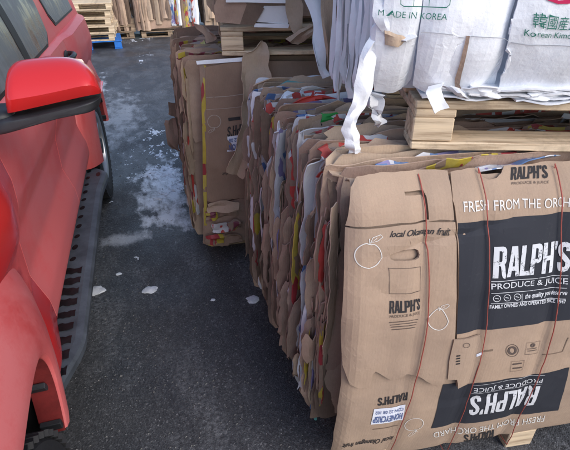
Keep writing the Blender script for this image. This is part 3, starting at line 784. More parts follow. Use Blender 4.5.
# lower layer prints, upside down
D2 = pxl(S1, [(443, 384), (471, 381), (502, 377), (537, 371), (569, 367), (558, 410), (530, 413.5), (500, 417.5), (465, 423), (431, 428)])
drape('navy_print', S1, fill2d([dens(D2, 3)], .0125), .001 + .0004, 'navy', p_low)
q2 = .0014 + OP
text('printed_word', S1, "RALPH'S", (540, 384.5), (471, 394), (533, 404), q2, 'ink_white', p_low)
text('printed_word', S1, 'PRODUCE & JUICE', (543, 376.5), (474, 386), (541.5, 382), q2, 'ink_white', p_low, .004)
sline('printed_line', S1, [(544.5, 374.5), (508, 379.3), (473, 384.2)], .0013, q2, 'ink_white', p_low)
sline('printed_line', S1, [(541.5, 383.2), (508, 387.7), (471, 392.6)], .0013, q2, 'ink_white', p_low)
text('printed_word', S1, 'FRESH FROM THE ORCHARD', (545, 415), (433, 432), (543.5, 421), OP, 'ink_white_k', p_low, .0)
text('printed_word', S1, "RALPH'S", (494, 429), (464, 434), (492.5, 437), OP, 'ink_black', p_low)
text('printed_word', S1, "RALPH'S", (408, 391.5), (378, 397.5), (407, 399.8), OP, 'ink_black', p_low)
lab = drape('paper_label', S1, fill2d([pxl(S1, [(374, 408.5), (405.5, 404), (402.6, 419.5), (370.6, 424)])], .0125), .002, 'paper', p_low)
text('printed_word', S1, 'HONEYCRISP', (403, 411.8), (373.4, 416), (401.6, 418), .002 + OP, 'ink_blue', lab, .02) if False else text('printed_word', S1, 'HONEYCRISP', (403, 411.8), (373.4, 416), (401.6, 418), .002 + OP, 'ink_blue', p_low, .02)
text('printed_word', S1, 'CDN 22 08 102', (403.6, 406.6), (375.5, 410.6), (403, 409.8), .002 + OP, 'ink_blue', p_low, .01)
sline('cut_slot', S1, [(372.5, 429), (385, 427.5), (398, 425)], .004, OP, 'slot', p_low)
text('printed_word', S1, 'local Okanagan fruit', (394, 434), (342, 441.5), (393, 439.5), OP, 'ink_black', p_low, .012, .45)
fruit(S1, 414, 424, 9.5, OP, 'ink_white_k', p_low, False, math.pi - .25, .62)
# other box beyond the navy one
D3 = [(1.17, .47), (AR - .01, .47), (AR - .01, .22), (1.17, .22)]
# twine
def twine(pts, top_back=.5):
    ab = pxl(S1, pts); out = []
    for i in range(len(ab) - 1):
        for k in range(5):
            t = k / 5; out.append((ab[i][0] + (ab[i + 1][0] - ab[i][0]) * t, ab[i][1] + (ab[i + 1][1] - ab[i][1]) * t))
    out.append(ab[-1])
    sm = out[:]
    for _ in range(3): sm = [sm[0]] + [((sm[i - 1][0] + 2 * sm[i][0] + sm[i + 1][0]) / 4, (sm[i - 1][1] + 2 * sm[i][1] + sm[i + 1][1]) / 4) for i in range(1, len(sm) - 1)] + [sm[-1]]
    P = [S1.P(a, b, .0172) for a, b in sm]
    a0 = sm[0][0]; Nn = S1.N; top = [S1.O + S1.A * (a0 + .01 * k) - Nn * (.03 + .13 * k) + Vector((0, 0, 1.052 - .03 * k)) for k in range(3)][::-1]
    bot = [P[-1] + Vector((0, 0, -.02)), P[-1] - Nn * .12 + Vector((0, 0, -.03))]
    tube('twine', top + P + bot, .0015, 'twine', B1, 6)
twine([(416, 178), (420, 200), (425, 232), (428, 270), (427, 305), (422, 345), (412, 385), (402, 415), (392, 440), (387, 453)])
twine([(476, 172), (480, 192), (484, 215), (487, 250), (487, 285), (485, 320), (480, 352), (470, 385), (459, 415), (452, 432), (446, 446)])
twine([(552, 168), (555, 190), (557, 215), (558.5, 250), (557, 285), (553, 315), (546, 345), (535, 375), (522, 402), (514, 420), (506, 436)])
# loose pieces along the top and flank of this bale
def top_piece(rows, mat, **k): return pxstrip('torn_sheet', rows, mat, B1, **k)
top_piece([(268, 104, 282, 100, 1.66), (274, 90, 292, 90, 1.70), (286, 82, 310, 84, 1.74), (300, 80, 330, 86, 1.78)], 'film', seed=2, rough=.012)
top_piece([(274, 150, 291, 150, 1.50), (276, 110, 291, 112, 1.53), (279, 96, 292, 97, 1.56), (288, 91, 296, 94, 1.6)], 'white', seed=3, rough=.008)
top_piece([(286, 112, 290, 106, 1.46), (303, 102, 305, 96, 1.47), (322, 101, 322, 95, 1.48), (340, 106, 340, 99, 1.48)], 'red_card', seed=4, rough=.012)
top_piece([(300, 95, 304, 88, 1.58), (320, 96, 322, 88, 1.6), (345, 102, 346, 92, 1.6)], 'white', seed=5, rough=.012)
top_piece([(320, 122, 322, 113, 1.28), (334, 120, 335, 112, 1.28), (360, 119, 360, 110, 1.29), (384, 120, 384, 111, 1.3)], 'green', seed=6, rough=.006)
top_piece([(322, 136, 321, 121, 1.272), (338, 136, 336, 119.5, 1.272), (362, 134, 362, 118.5, 1.28), (388, 134, 388, 119.5, 1.29)], 'black_card', seed=7, rough=.006)
top_piece([(288, 128, 318, 122, 1.36), (290, 140, 319, 138, 1.335), (293, 160, 318, 160, 1.32)], 'kraft_light', seed=8, rough=.012)
top_piece([(306, 116, 313, 114, 1.33), (303, 130, 314, 132, 1.31), (304, 142, 313, 144, 1.3)], 'white', seed=9, rough=.012)
top_piece([(301, 152, 307, 150, 1.27), (302, 165, 310, 166, 1.25), (303, 185, 306, 188, 1.245)], 'white_dirty', seed=10, rough=.008)
top_piece([(312, 160, 326, 156, 1.16), (313, 180, 329, 178, 1.145), (318, 200, 329, 198, 1.145), (322, 214, 328, 212, 1.15)], 'kraft_light', seed=11, bulge=.012)
top_piece([(274, 165, 285, 163, 1.48), (275, 185, 287, 182, 1.47), (279, 203, 285, 200, 1.47)], 'white', seed=12, bulge=.01)
top_piece([(330, 150, 345, 146, 1.02), (350, 148, 362, 146, 1.03), (375, 152, 390, 146, 1.05), (402, 158, 412, 152, 1.06)], 'kraft_old', seed=13, rough=.012)
top_piece([(345, 158, 350, 150, .99), (370, 160, 372, 153, 1.0), (396, 163, 398, 155, 1.02)], 'white_dirty', seed=14, rough=.012)
top_piece([(329, 168, 338, 160, 1.0), (326, 200, 335, 198, .985), (325, 240, 333, 240, .98)], 'kraft_pink', seed=15, rough=.008)
top_piece([(338, 186, 344, 178, .955), (336, 205, 343, 200, .95), (337, 212, 341, 212, .95)], 'white', seed=16, rough=.004)
top_piece([(333, 236, 340, 232, 1.0), (333, 280, 340, 280, .985), (330, 310, 337, 312, .98), (331, 322, 335, 324, .98)], 'p_green', seed=17, rough=.008)
top_piece([(246, 182, 264, 180, 1.86), (247, 215, 264, 214, 1.85), (249, 240, 263, 243, 1.85)], 'kraft_light', seed=18, bulge=.012)
top_piece([(250, 238, 262, 240, 1.84), (251, 270, 262, 272, 1.83), (255, 286, 265, 284, 1.83)], 'kraft_old', seed=19, bulge=.015)
top_piece([(283, 200, 293, 198, 1.38), (281, 240, 292, 240, 1.365), (283, 285, 291, 283, 1.36)], 'kraft_old', seed=20, bulge=.012)
top_piece([(297, 215, 307, 212, 1.24), (295, 260, 306, 258, 1.225), (297, 300, 305, 300, 1.22), (300, 315, 304, 316, 1.22)], 'kraft_pink', seed=21, bulge=.012)
top_piece([(311, 226, 320, 222, 1.12), (309, 280, 318, 280, 1.105), (310, 340, 317, 342, 1.1)], 'kraft_old', seed=22, bulge=.012)
top_piece([(322, 262, 331, 258, 1.03), (320, 320, 329, 318, 1.015), (318, 390, 325, 392, 1.01)], 'kraft_light', seed=23, bulge=.01)
top_piece([(316, 375, 321, 372, 1.02), (313, 400, 317, 402, 1.015), (313, 418, 316, 420, 1.015)], 'film', seed=24, bulge=.006)
top_piece([(268, 210, 275, 208, 1.56), (268, 250, 274, 250, 1.55), (271, 300, 276, 300, 1.545)], 'p_blue', seed=25, bulge=.006)
top_piece([(306, 260, 311, 256, 1.17), (305, 290, 310, 290, 1.16), (305, 325, 309, 327, 1.16)], 'p_red', seed=26, bulge=.006)
top_piece([(322, 205, 326, 202, 1.09), (321, 225, 325, 225, 1.08), (320, 245, 323, 247, 1.08)], 'p_yellow', seed=27, bulge=.004)

# ---- white bale on its pallet, on top of that bale
THW = R(-19.4); ZP = 1.078; OW = (.612, .952)
pallet('wooden_pallet', 'clean pine pallet carrying the bale of white export boxes', (OW[0], OW[1], ZP), THW, 'wooden pallets', 'wood')
ZW = ZP + .127
AW = Vector((math.cos(THW), math.sin(THW), 0)); NW = AW.cross(Vector((0, 0, 1)))
B2, F2 = bale('white bale of flattened kimchi boxes with green and red print', 'cardboard bales', Vector((OW[0], OW[1], 0)) - AW * .05 - NW * .03, THW, 1.3, .95, .95, ZW + .03, 26, 23, WHITES,
              shear=-.02, lean=.0, prot=.05, d0=.06, split=2, hang=.1)
tongues(B2, F2, .95, .6, ZW - .02, 95, 8, WHITES + ['white_dirty'] * 3, -.02, 0, ntop=0)
def eW(a, b):
    t = max(0, 1 - (b - ZW - .06) / .16); return .02 - .045 * t ** 2.2 + .008 * N3(a * 4, b * 4, 12) + .004 * N3(a * 12, b * 10, 14) - .007 * max(0, .25 - abs(N3(a * 5, b * 6, 16))) / .25
SW = Surf((OW[0], OW[1]), (AW.x, AW.y), eW)
ZTOP = ZW + .95
def wpanel(pts, off, mat='white', hump=.02, mid=None, hw=.12):
    p = pxl(SW, pts); a0, a1 = p[0][0], p[-1][0]
    lp = p + [(a1 + .03, ZTOP), (a0 + .015, ZTOP)]
    c = (a0 + a1) / 2; hw = abs(a1 - a0) / 2
    return drape('box_panel', SW, fill2d([dens(lp, 6, .0012, rg)], .0125), off, mat, B2, .005, extra=lambda a, b: hump * max(0, 1 - ((a - c - .02 * (b - ZW)) / hw) ** 4) - hump, smooth=False)
wa = wpanel([(371, 0), (372, 60), (374, 82), (390, 84), (406, 83), (411, 76), (416, 40), (421, 0)], .028)
wb = wpanel([(422, 0), (417, 40), (412, 78), (430, 83), (455, 85.5), (480, 84), (494, 80), (500, 55), (506, 25), (513, 0)], .034)
wc_pts = [(514, 0), (508, 25), (501, 55), (497, 82), (520, 86), (545, 88), (570, 89)]
p = pxl(SW, wc_pts); lp = p + [(1.18, p[-1][1]), (1.2, ZTOP), (p[0][0] + .03, ZTOP)]
wc = drape('box_panel', SW, fill2d([dens(lp, 6, .0012, rg)], .0125), .034, 'white', B2, .005)
# dark slit between flaps of the middle box
drape('torn_edge', SW, fill2d([pxl(SW, [(463.5, 31), (466.5, 31.5), (464, 45), (460, 62), (456.5, 80), (450.5, 81), (455, 64), (460, 45)])], .0125), .0375, 'kraft_pink', wb)
sline('box_crease', SW, [(418, 27), (440, 28.5), (470, 32), (506, 34)], .0016, .0375, 'crease', wb)
sline('box_crease', SW, [(508, 35), (540, 38), (569, 40)], .0016, .0375, 'crease', wc)
text('printed_word', SW, 'MADE IN KOREA', (381, 14), (442.5, 17), (381.5, 8.5), .0375, 'ink_green', wb, .0)
sline('printed_frame', SW, [(398, -6), (398, 3), (401, 5), (442, 6.5), (445, 4), (446, -6)], .0016, .0365, 'ink_green', wb)
for x in (410, 425): sline('printed_frame', SW, [(x, 5.2), (x + .6, -6)], .0013, .0365, 'ink_green', wb)
text('printed_word', SW, '韓國産大', (527, 23), (572, 27), (528, 11), .0365, 'ink_green', wc, .0)
text('printed_word', SW, 'Korean Kimchi', (520, 29.5), (570, 34), (520.5, 24.5), .0365, 'ink_green', wc, .0)
hexo = pxl(SW, [(535, -8), (540, 1), (549, 4), (560, 3), (567, -2), (569, -14), (551, -22), (537, -16)])
drape('printed_emblem', SW, fill2d([hexo, pxl(SW, [(539.5, -8), (543, -1.5), (549.5, 1), (559, 0), (563.5, -4), (565, -12), (551, -18), (541, -13)])], 0), .0365, 'ink_magenta', wc)
# flattened layers under the white boxes
random.seed(77)
for k in range(9):
    a0 = random.uniform(-.06, .3) if k < 5 else random.uniform(.25, .7); ln = random.uniform(.25, .55); zz = ZW + .006 + .008 * (k % 5)
    V = []; us = lin(0, 1, 22)
    for u in us:
        for dd in (0, .01, .03, .08, .3):
            fr = .012 + .016 * frac(u * ln * 9, k) + .008 * N1(u * 30, k)
            x = a0 + ln * u
            V.append(SW.O + SW.A * x + SW.N * (fr - dd) + Vector((0, 0, zz + (.012 * N1(x * 14, k) - .004) * max(0, 1 - dd / .1))))
    put_bm('crumpled_sheet', thicken(V, grid_faces(len(us), 5), .004), random.choice(['white', 'white', 'white_dirty']), B2, True)
def wst(name, rows, mat='white', **k): return pxstrip(name, rows, mat, B2, **k)
wst('curled_tab', [(428, 87, 443, 83, .93), (427, 93, 441, 88, .9), (430, 102, 444, 97, .885), (434, 113, 449, 108, .89)], th=.003, rough=.003, seed=31)
wst('crumpled_scrap', [(440, 84, 452, 90, .93), (455, 88, 462, 98, .90), (466, 93, 474, 100, .91)], rough=.01, seed=32)
wst('crumpled_scrap', [(462, 86, 470, 96, .90), (484, 86, 486, 98, .88), (500, 88, 498, 97, .88)], rough=.01, seed=33)
wst('crumpled_scrap', [(528, 92, 526, 99, .86), (545, 91, 545, 101, .85), (566, 92, 566, 101, .84)], rough=.01, seed=34)
# long torn strip hanging from the near corner
wst('torn_strip', [(396, -30, 415, -34, 1.03), (384, 0, 404, -2, 1.0), (373, 30, 392, 30, .98), (362, 52, 375, 55, .965), (357, 80, 374, 82, .96), (352, 100, 369, 103, .965), (346, 116, 358, 119, .97), (343, 132, 357, 132, .965), (346, 146, 360, 145, .965), (350, 153, 360, 152, .97)], rough=.006, seed=35, bulge=.008, sub=5, cols=6)
wst('torn_strip', [(380, -20, 412, -30, .98), (372, 18, 398, 18, .955), (386, 40, 410, 28, .94), (400, 42, 416, 33, .93)], rough=.01, seed=36, bulge=.012, cols=6)
wst('torn_strip', [(384, 30, 386, 44, .945), (398, 34, 397, 46, .93), (406, 38, 402, 44, .93)], mat='kraft_light', rough=.004, seed=37)
wst('torn_strip', [(300, -15, 316, -20, 1.75), (312, 20, 326, 15, 1.70), (314, 42, 327, 45, 1.66), (316, 66, 326, 68, 1.64), (322, 79, 330, 74, 1.63)], rough=.01, seed=38, bulge=.01)
wst('torn_strip', [(322, -10, 335, -10, 1.6), (321, 25, 331, 28, 1.57), (326, 55, 332, 58, 1.56), (327, 70, 331, 70, 1.56)], mat='kraft_light', rough=.008, seed=39)
for i, (u0, u1, v1, y, wpx) in enumerate([(338, 333, 92, 1.42, 8), (346, 340, 84, 1.36, 7), (352, 346, 98, 1.28, 8), (360, 352, 88, 1.2, 9), (368, 358, 70, 1.12, 8), (333, 329, 80, 1.5, 6), (364, 362, 104, 1.14, 7), (343, 336, 100, 1.4, 5), (372, 366, 84, 1.06, 7)]):
    wst('torn_strip', [(u0, -20, u0 + wpx, -20, y), (u0 + (u1 - u0) * .4, v1 * .45, u0 + (u1 - u0) * .4 + wpx * 1.1, v1 * .45, y - .015), (u1, v1 * .85, u1 + wpx, v1 * .88, y - .02), (u1 + 2, v1, u1 + wpx * .8, v1 - 2, y - .02)], mat=['white', 'white_dirty', 'white'][i % 3], rough=.008, seed=40 + i, bulge=.008)
# crumpled film hanging under the white sheets
for i, (u, v, y) in enumerate([(372, 108, 1.0), (365, 98, 1.03), (376, 120, 1.0)]):
    wst('crumpled_film', [(u - 6, v - 14, u + 5, v - 16, y), (u - 4, v - 4, u + 8, v - 6, y - .01), (u - 2, v + 6, u + 6, v + 4, y)], mat='white_dirty', rough=.02, seed=60 + i, th=.002)

# ---- second bale, further along the row
TH3 = R(-4); O3 = (.150, 2.20); Z3 = .10
B3, F3 = bale('shaded brown bale with an upside-down fruit box on its front', 'cardboard bales', O3, TH3, 1.3, 1.0, .985, Z3, 44, 31,
              BROWN * 2 + ['p_yellow', 'p_purple', 'p_purple', 'p_yellow', 'p_red', 'white_dirty', 'p_green'], shear=-.03, lean=.03, prot=.04, d0=.07, split=3)
tongues(B3, F3, 1.0, .985, Z3, 110, 6, BROWN * 2 + ['p_yellow', 'p_purple', 'p_purple', 'p_red', 'white_dirty', 'kraft_light'], -.03, .03, W=1.2, ntop=26)
e3 = lambda a, b: .03 * (1 - ((b - .6) / .5) ** 2) + .006 * N3(a * 5, b * 4, 22) + .003 * N3(a * 13, b * 12, 24)
S3 = Surf(O3, (math.cos(TH3), math.sin(TH3)), e3)
P3 = pxl(S3, [(205, 67), (206, 130), (207, 200), (215, 203), (232, 198), (246, 197)]) + [(.62, .33), (1.2, .35), (1.2, 1.05)] + pxl(S3, [(262, 61), (235, 62)])
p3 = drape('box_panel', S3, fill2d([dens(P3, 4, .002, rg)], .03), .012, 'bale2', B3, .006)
L3 = pxl(S3, [(203, 208), (203, 243), (222, 246), (244, 240)]) + [(1.2, .11), (1.2, .345), (.6, .34)] + pxl(S3, [(240, 198), (222, 204)])
drape('box_panel', S3, fill2d([dens(L3, 4, .004, rg)], .03), .004, 'kraft_pink', B3, .006)
T3 = pxl(S3, [(199, 64), (201, 90), (202, 120), (203, 190), (204, 225), (207, 225), (207, 180), (206, 110), (206, 66)])
drape('box_edge', S3, fill2d([dens(T3, 3, .003, rg)], .03), .006, 'p_yellow', B3, .006)
T4 = pxl(S3, [(197, 64.5), (225, 62.5), (262, 59.5), (262, 56), (225, 58.5), (196, 61)])
drape('box_edge', S3, fill2d([dens(T4, 3, .001, rg)], .03), .016, 'white', B3, .005)
fruit(S3, 214, 121, 6.5, .012 + OP, 'ink_b2w', p3, False, math.pi, 1.0, .003)
text('printed_word', S3, "RALPH'S", (252, 121), (227, 126), (251.5, 131.5), .012 + OP, 'ink_b2', p3)
sline('printed_line', S3, [(228, 119), (240, 117.5)], .016, .012 + OP, 'ink_b2', p3)
l3 = drape('paper_label', S3, fill2d([pxl(S3, [(227, 136), (239, 134.5), (239.5, 149.5), (227, 151)])], 0), .0125, 'paper', p3)
text('printed_word', S3, 'HON', (238, 143), (228.5, 143.8), (238, 149), .0145, 'ink_blue', p3, .03)
text('printed_word', S3, '22 08', (238, 137), (228.5, 138), (238, 141), .0145, 'ink_blue', p3, .02)
text('printed_word', S3, 'local Okanagan fruit', (247, 168), (222, 170.5), (247, 172), .012 + OP, 'ink_b2', p3, .012, .4)
sline('box_crease', S3, [(206, 97), (225, 96), (246, 93)], .003, .012 + OP, 'ink_b2w', p3)
sline('box_crease', S3, [(206, 109), (225, 108), (243, 106)], .002, .012 + OP, 'ink_b2w', p3)
def b3s(name, rows, mat, **k): return pxstrip(name, rows, mat, B3, **k)
for i_, (u_, v_, w_, m_, y_) in enumerate([(206, 212, 16, 'p_purple', 2.16), (220, 208, 18, 'kraft_dark', 2.15), (212, 224, 22, 'p_red', 2.15), (228, 222, 14, 'p_purple', 2.14), (205, 236, 20, 'p_yellow', 2.16), (224, 236, 18, 'kraft_dark', 2.15), (208, 203, 30, 'kraft_old', 2.14)]):
    b3s('crushed_sheet', [(u_, v_, u_, v_ + 9, y_), (u_ + w_ * .5, v_ - 2, u_ + w_ * .5, v_ + 8, y_ - .01), (u_ + w_, v_ - 1, u_ + w_, v_ + 6, y_)], m_, rough=.014, seed=90 + i_)
# big torn flap standing out of the front
b3s('torn_flap', [(261, 41, 265, 42, 2.14), (256, 50, 269, 50, 2.10), (241, 55, 271, 62, 2.08), (240, 74, 271, 78, 2.06), (243, 92, 269, 96, 2.04), (241, 108, 267, 112, 2.03), (242, 122, 264, 126, 2.03), (238, 138, 256, 138, 2.0), (232, 158, 250, 160, 1.98), (229, 174, 243, 180, 1.98)], 'kraft_light', rough=.01, seed=70, bulge=-.03, cols=7)
b3s('torn_flap', [(252, 132, 262, 128, 2.06), (249, 150, 262, 150, 2.05), (246, 176, 256, 172, 2.04), (248, 186, 254, 184, 2.04)], 'kraft_pink', rough=.01, seed=71, bulge=.02)
b3s('torn_flap', [(165, 120, 176, 118, 2.95), (165, 128, 177, 130, 2.92), (166, 143, 178, 148, 2.9), (172, 149, 180, 152, 2.9)], 'kraft_pink', rough=.01, seed=72)
b3s('torn_flap', [(168, 102, 177, 104, 2.9), (168, 114, 177, 118, 2.88)], 'kraft_dark', rough=.008, seed=73)
b3s('torn_sheet', [(188, 44, 205, 40, 2.62), (190, 56, 207, 48, 2.5), (190, 62, 200, 54, 2.45)], 'p_yellow', rough=.012, seed=74)
b3s('torn_sheet', [(196, 52, 215, 44, 2.45), (200, 60, 224, 50, 2.35), (200, 62, 232, 55, 2.28)], 'kraft_old', rough=.015, seed=75)
pallet('wooden_pallet', 'wooden pallet beneath the shaded brown bale', (.22, 2.30, -.05 + .05), TH3, 'wooden pallets', 'wood_old', 1.1, .8)
# pallet and brown bale above it
p = at_z(222, 56, 1.105)
PO = (p.x, p.y, 1.105)
pallet('wooden_pallet', 'wooden pallet resting on the shaded brown bale', PO, R(-12), 'wooden pallets', 'wood')
B4, F4 = bale('brown and grey carton bale on pallet above the shaded bale', 'cardboard bales', (PO[0] + .0, PO[1] + .0), R(-12), 1.2, .95, .9, 1.105 + .13, 28, 41, BROWN * 2 + ['white', 'white_dirty', 'p_blue'], shear=-.05, prot=.05, d0=.05, split=2)
S4 = Surf((PO[0], PO[1]), (math.cos(R(-12)), math.sin(R(-12))), lambda a, b: .01 + .004 * N3(a * 6, b * 6, 33))
ab = pxl(S4, [(222, 24), (256, 25)])
def b4(pts, off, mat): 
    q = pxl(S4, pts); drape('box_panel', S4, fill2d([dens(q, 3, .002, rg)], .03), off, mat, B4, .005)
b4([(216, 22), (240, 24), (250, 12), (246, 3), (220, -6), (214, 6)], .01, 'kraft_pink')
b4([(240, 24), (254, 25), (264, 8), (256, 3), (247, 4)], .016, 'kraft_dark')
b4([(256, 22), (288, 24), (290, 6), (264, 6)], .006, 'white_dirty')
b4([(226, 2), (290, 3), (292, -14), (226, -14)], .022, 'white')
b4([(254, 27), (288, 28), (289, 24), (254, 23)], .012, 'white')
pxstrip('torn_flap', [(284, -8, 300, -4, 2.0), (286, 10, 302, 8, 2.0), (292, 32, 303, 28, 1.98), (296, 36, 302, 30, 1.98)], 'kraft_light', B4, rough=.006, seed=80)
pxstrip('torn_flap', [(286, 40, 298, 46, 1.97), (300, 30, 306, 40, 1.95), (312, 24, 316, 32, 1.95)], 'kraft_light', B4, rough=.012, seed=81)
pxstrip('torn_flap', [(216, 22, 226, 26, 2.24), (222, 36, 232, 36, 2.22), (228, 50, 236, 46, 2.2), (230, 54, 236, 52, 2.2)], 'kraft_light', B4, rough=.014, seed=82)
pxstrip('torn_flap', [(194, 24, 206, 26, 2.35), (204, 34, 214, 34, 2.32), (208, 44, 216, 40, 2.3)], 'kraft_pink', B3, rough=.014, seed=83)

# ---- far row
def far_bale(label, u, v, dx, W, D, H, th, seed, mats, z0=.148, n=18):
    p = at_z(u, v, z0); O = (p.x + dx, p.y)
    pallet('wooden_pallet', 'weathered pallet under the ' + label.split(' with ')[0].split(' beyond ')[0], (O[0] + .08, O[1] + .04, 0), th, 'wooden pallets', 'wood_old', max(.9, W - .1), D - .05)
    b, F = bale(label, 'cardboard bales', O, th, W, D, H, z0 + .002, n, seed, mats, prot=.06, split=3, d0=0)
    random.seed(seed)
    A, Nn = F[1], F[2]; OO = F[0]
    x = 0
    while x < W - .05:                      # upright folded edges that face the alley
        wd = random.uniform(.035, .12); zt = H * random.uniform(.55, 1); zb = random.uniform(-.01, .2) * random.choice([0, 1, 1.2]); s = random.random() * 50
        V = []
        vs = lin(0, 1, 9)
        for cc in (0, .5, 1):
            for q in vs:
                z = z0 + zb + (zt - zb) * q
                V.append(OO + A * (x + wd * cc + .02 * N1(z * 4, s)) + Nn * (.015 + .05 * N1(z * 3, s + 2) * 1 + .025 * (1 - (2 * cc - 1) ** 2)) + Vector((0, 0, z)))
        put_bm('cardboard_edge', thicken(V, grid_faces(3, 9), .004), random.choice(mats), b, True); x += wd * random.uniform(.6, .95)
    return b, O
FARM = BROWN + ['white', 'white_dirty', 'p_yellow', 'kraft_light', 'white_dirty', 'white', 'white', 'p_yellow', 'p_blue', 'p_red', 'white_dirty']
far_bale('mixed carton bale with white and yellow edges beyond the snow', 137, 31, 0, 1.3, 1.0, 1.05, R(2), 51, FARM)
far_bale('far brown carton bale beyond the row, behind the shaded bale', 137, 31, 1.45, 1.35, 1.0, 1.05, R(-3), 52, BROWN + ['white'])
far_bale('far loose carton bale beside the leaning pallets', 137, 31, -1.3, 1.2, 1.0, 1.0, R(4), 53, BROWN + ['kraft_dark'] * 8)  # mostly dark boards, so the shade between the stacks is in their colour
# stacked pallets by the rear of the car
p = at_z(112, 40, .15); PX = (p.x - 1.12, p.y - .1)
random.seed(3)
def blue_pallet(loc, rz):
    t = empty('plastic_pallet', 'blue plastic pallet at the foot of the wooden pallet stack', 'pallet', loc, rz)
    W, D = 1.2, 1.0
    for i in range(9): put_bm('deck_slat', box_bm(W, .085, .022, .004), 'blue_plastic', None)  if False else None
    def add(nm, s, c):
        bm = box_bm(*s, .005); o = put_bm(nm, bm, 'blue_plastic', None); o.parent = t; o.location = c
    for i in range(7): add('deck_slat', (W, .1, .022), (W / 2, .05 + .15 * i, .139))
    for x in (.08, W / 2, W - .08):
        for y in (.07, D / 2, D - .07): add('foot', (.13, .12, .105), (x, y, .0745))
        add('skid', (.14, D, .02), (x, D / 2, .011))
    return t
blue_pallet((PX[0] + .1, PX[1] - .05, 0), R(3))
for k, lb in enumerate(['wooden pallet directly on top of the blue plastic pallet', 'second wooden pallet above the blue plastic one', 'third wooden pallet above the blue plastic one', 'fourth wooden pallet above the blue plastic one', 'fifth wooden pallet above the blue plastic one, topmost of the stack']):
    pallet('wooden_pallet', lb, (PX[0] + random.uniform(-.04, .03), PX[1] + random.uniform(-.04, .04), .153 + .127 * k), R(random.uniform(-3, 3)), 'wooden pallets', 'wood')
for k, lb in enumerate(['weathered pallet lying on asphalt behind the pallet stack', 'second weathered pallet up, behind the pallet stack', 'third weathered pallet up, behind the pallet stack', 'top weathered pallet behind the pallet stack']):
    pallet('wooden_pallet', lb, (PX[0] + .35 + random.uniform(-.04, .03), PX[1] + 1.25, .127 * k), R(random.uniform(-3, 3)), 'wooden pallets', 'wood_old')

# ---------------------------------------------------------------- red car
XC = -1.235                                  # centre line
CAR = empty('parked_car', 'dusty red four-wheel-drive car with side step and wide arches', 'car', (XC, 1.8, 0))
WY = (.47, 3.22); WZ = .37; TR = .385
def half(y, z):
    K = [(.40, .80), (.47, .832), (.53, .856), (.60, .852), (.70, .822), (.84, .826), (.93, .854), (1.00, .858), (1.07, .848), (1.2, .82)]
    for (za, ha), (zb, hb) in zip(K, K[1:]):
        if z <= zb: h = ha + (hb - ha) * (z - za) / (zb - za); break
    h += .038 * (1 - sstep(1.02, 1.26, y)) * (1 - .3 * sstep(.95, 1.15, z)) + .03 * sstep(2.75, 3.0, y) * (1 - sstep(3.7, 4.2, y) * .8)
    h -= .30 * max(0, -.15 - y) ** 1.7 + .25 * max(0, y - 3.75) ** 1.8
    return h
def rad(th, base, q=9):
    n = 3.1 if q > 1 else 5.0; base += 0 if q > 1 else .02; return base * (abs(math.cos(th)) ** n + abs(math.sin(th)) ** n) ** (-1 / n)
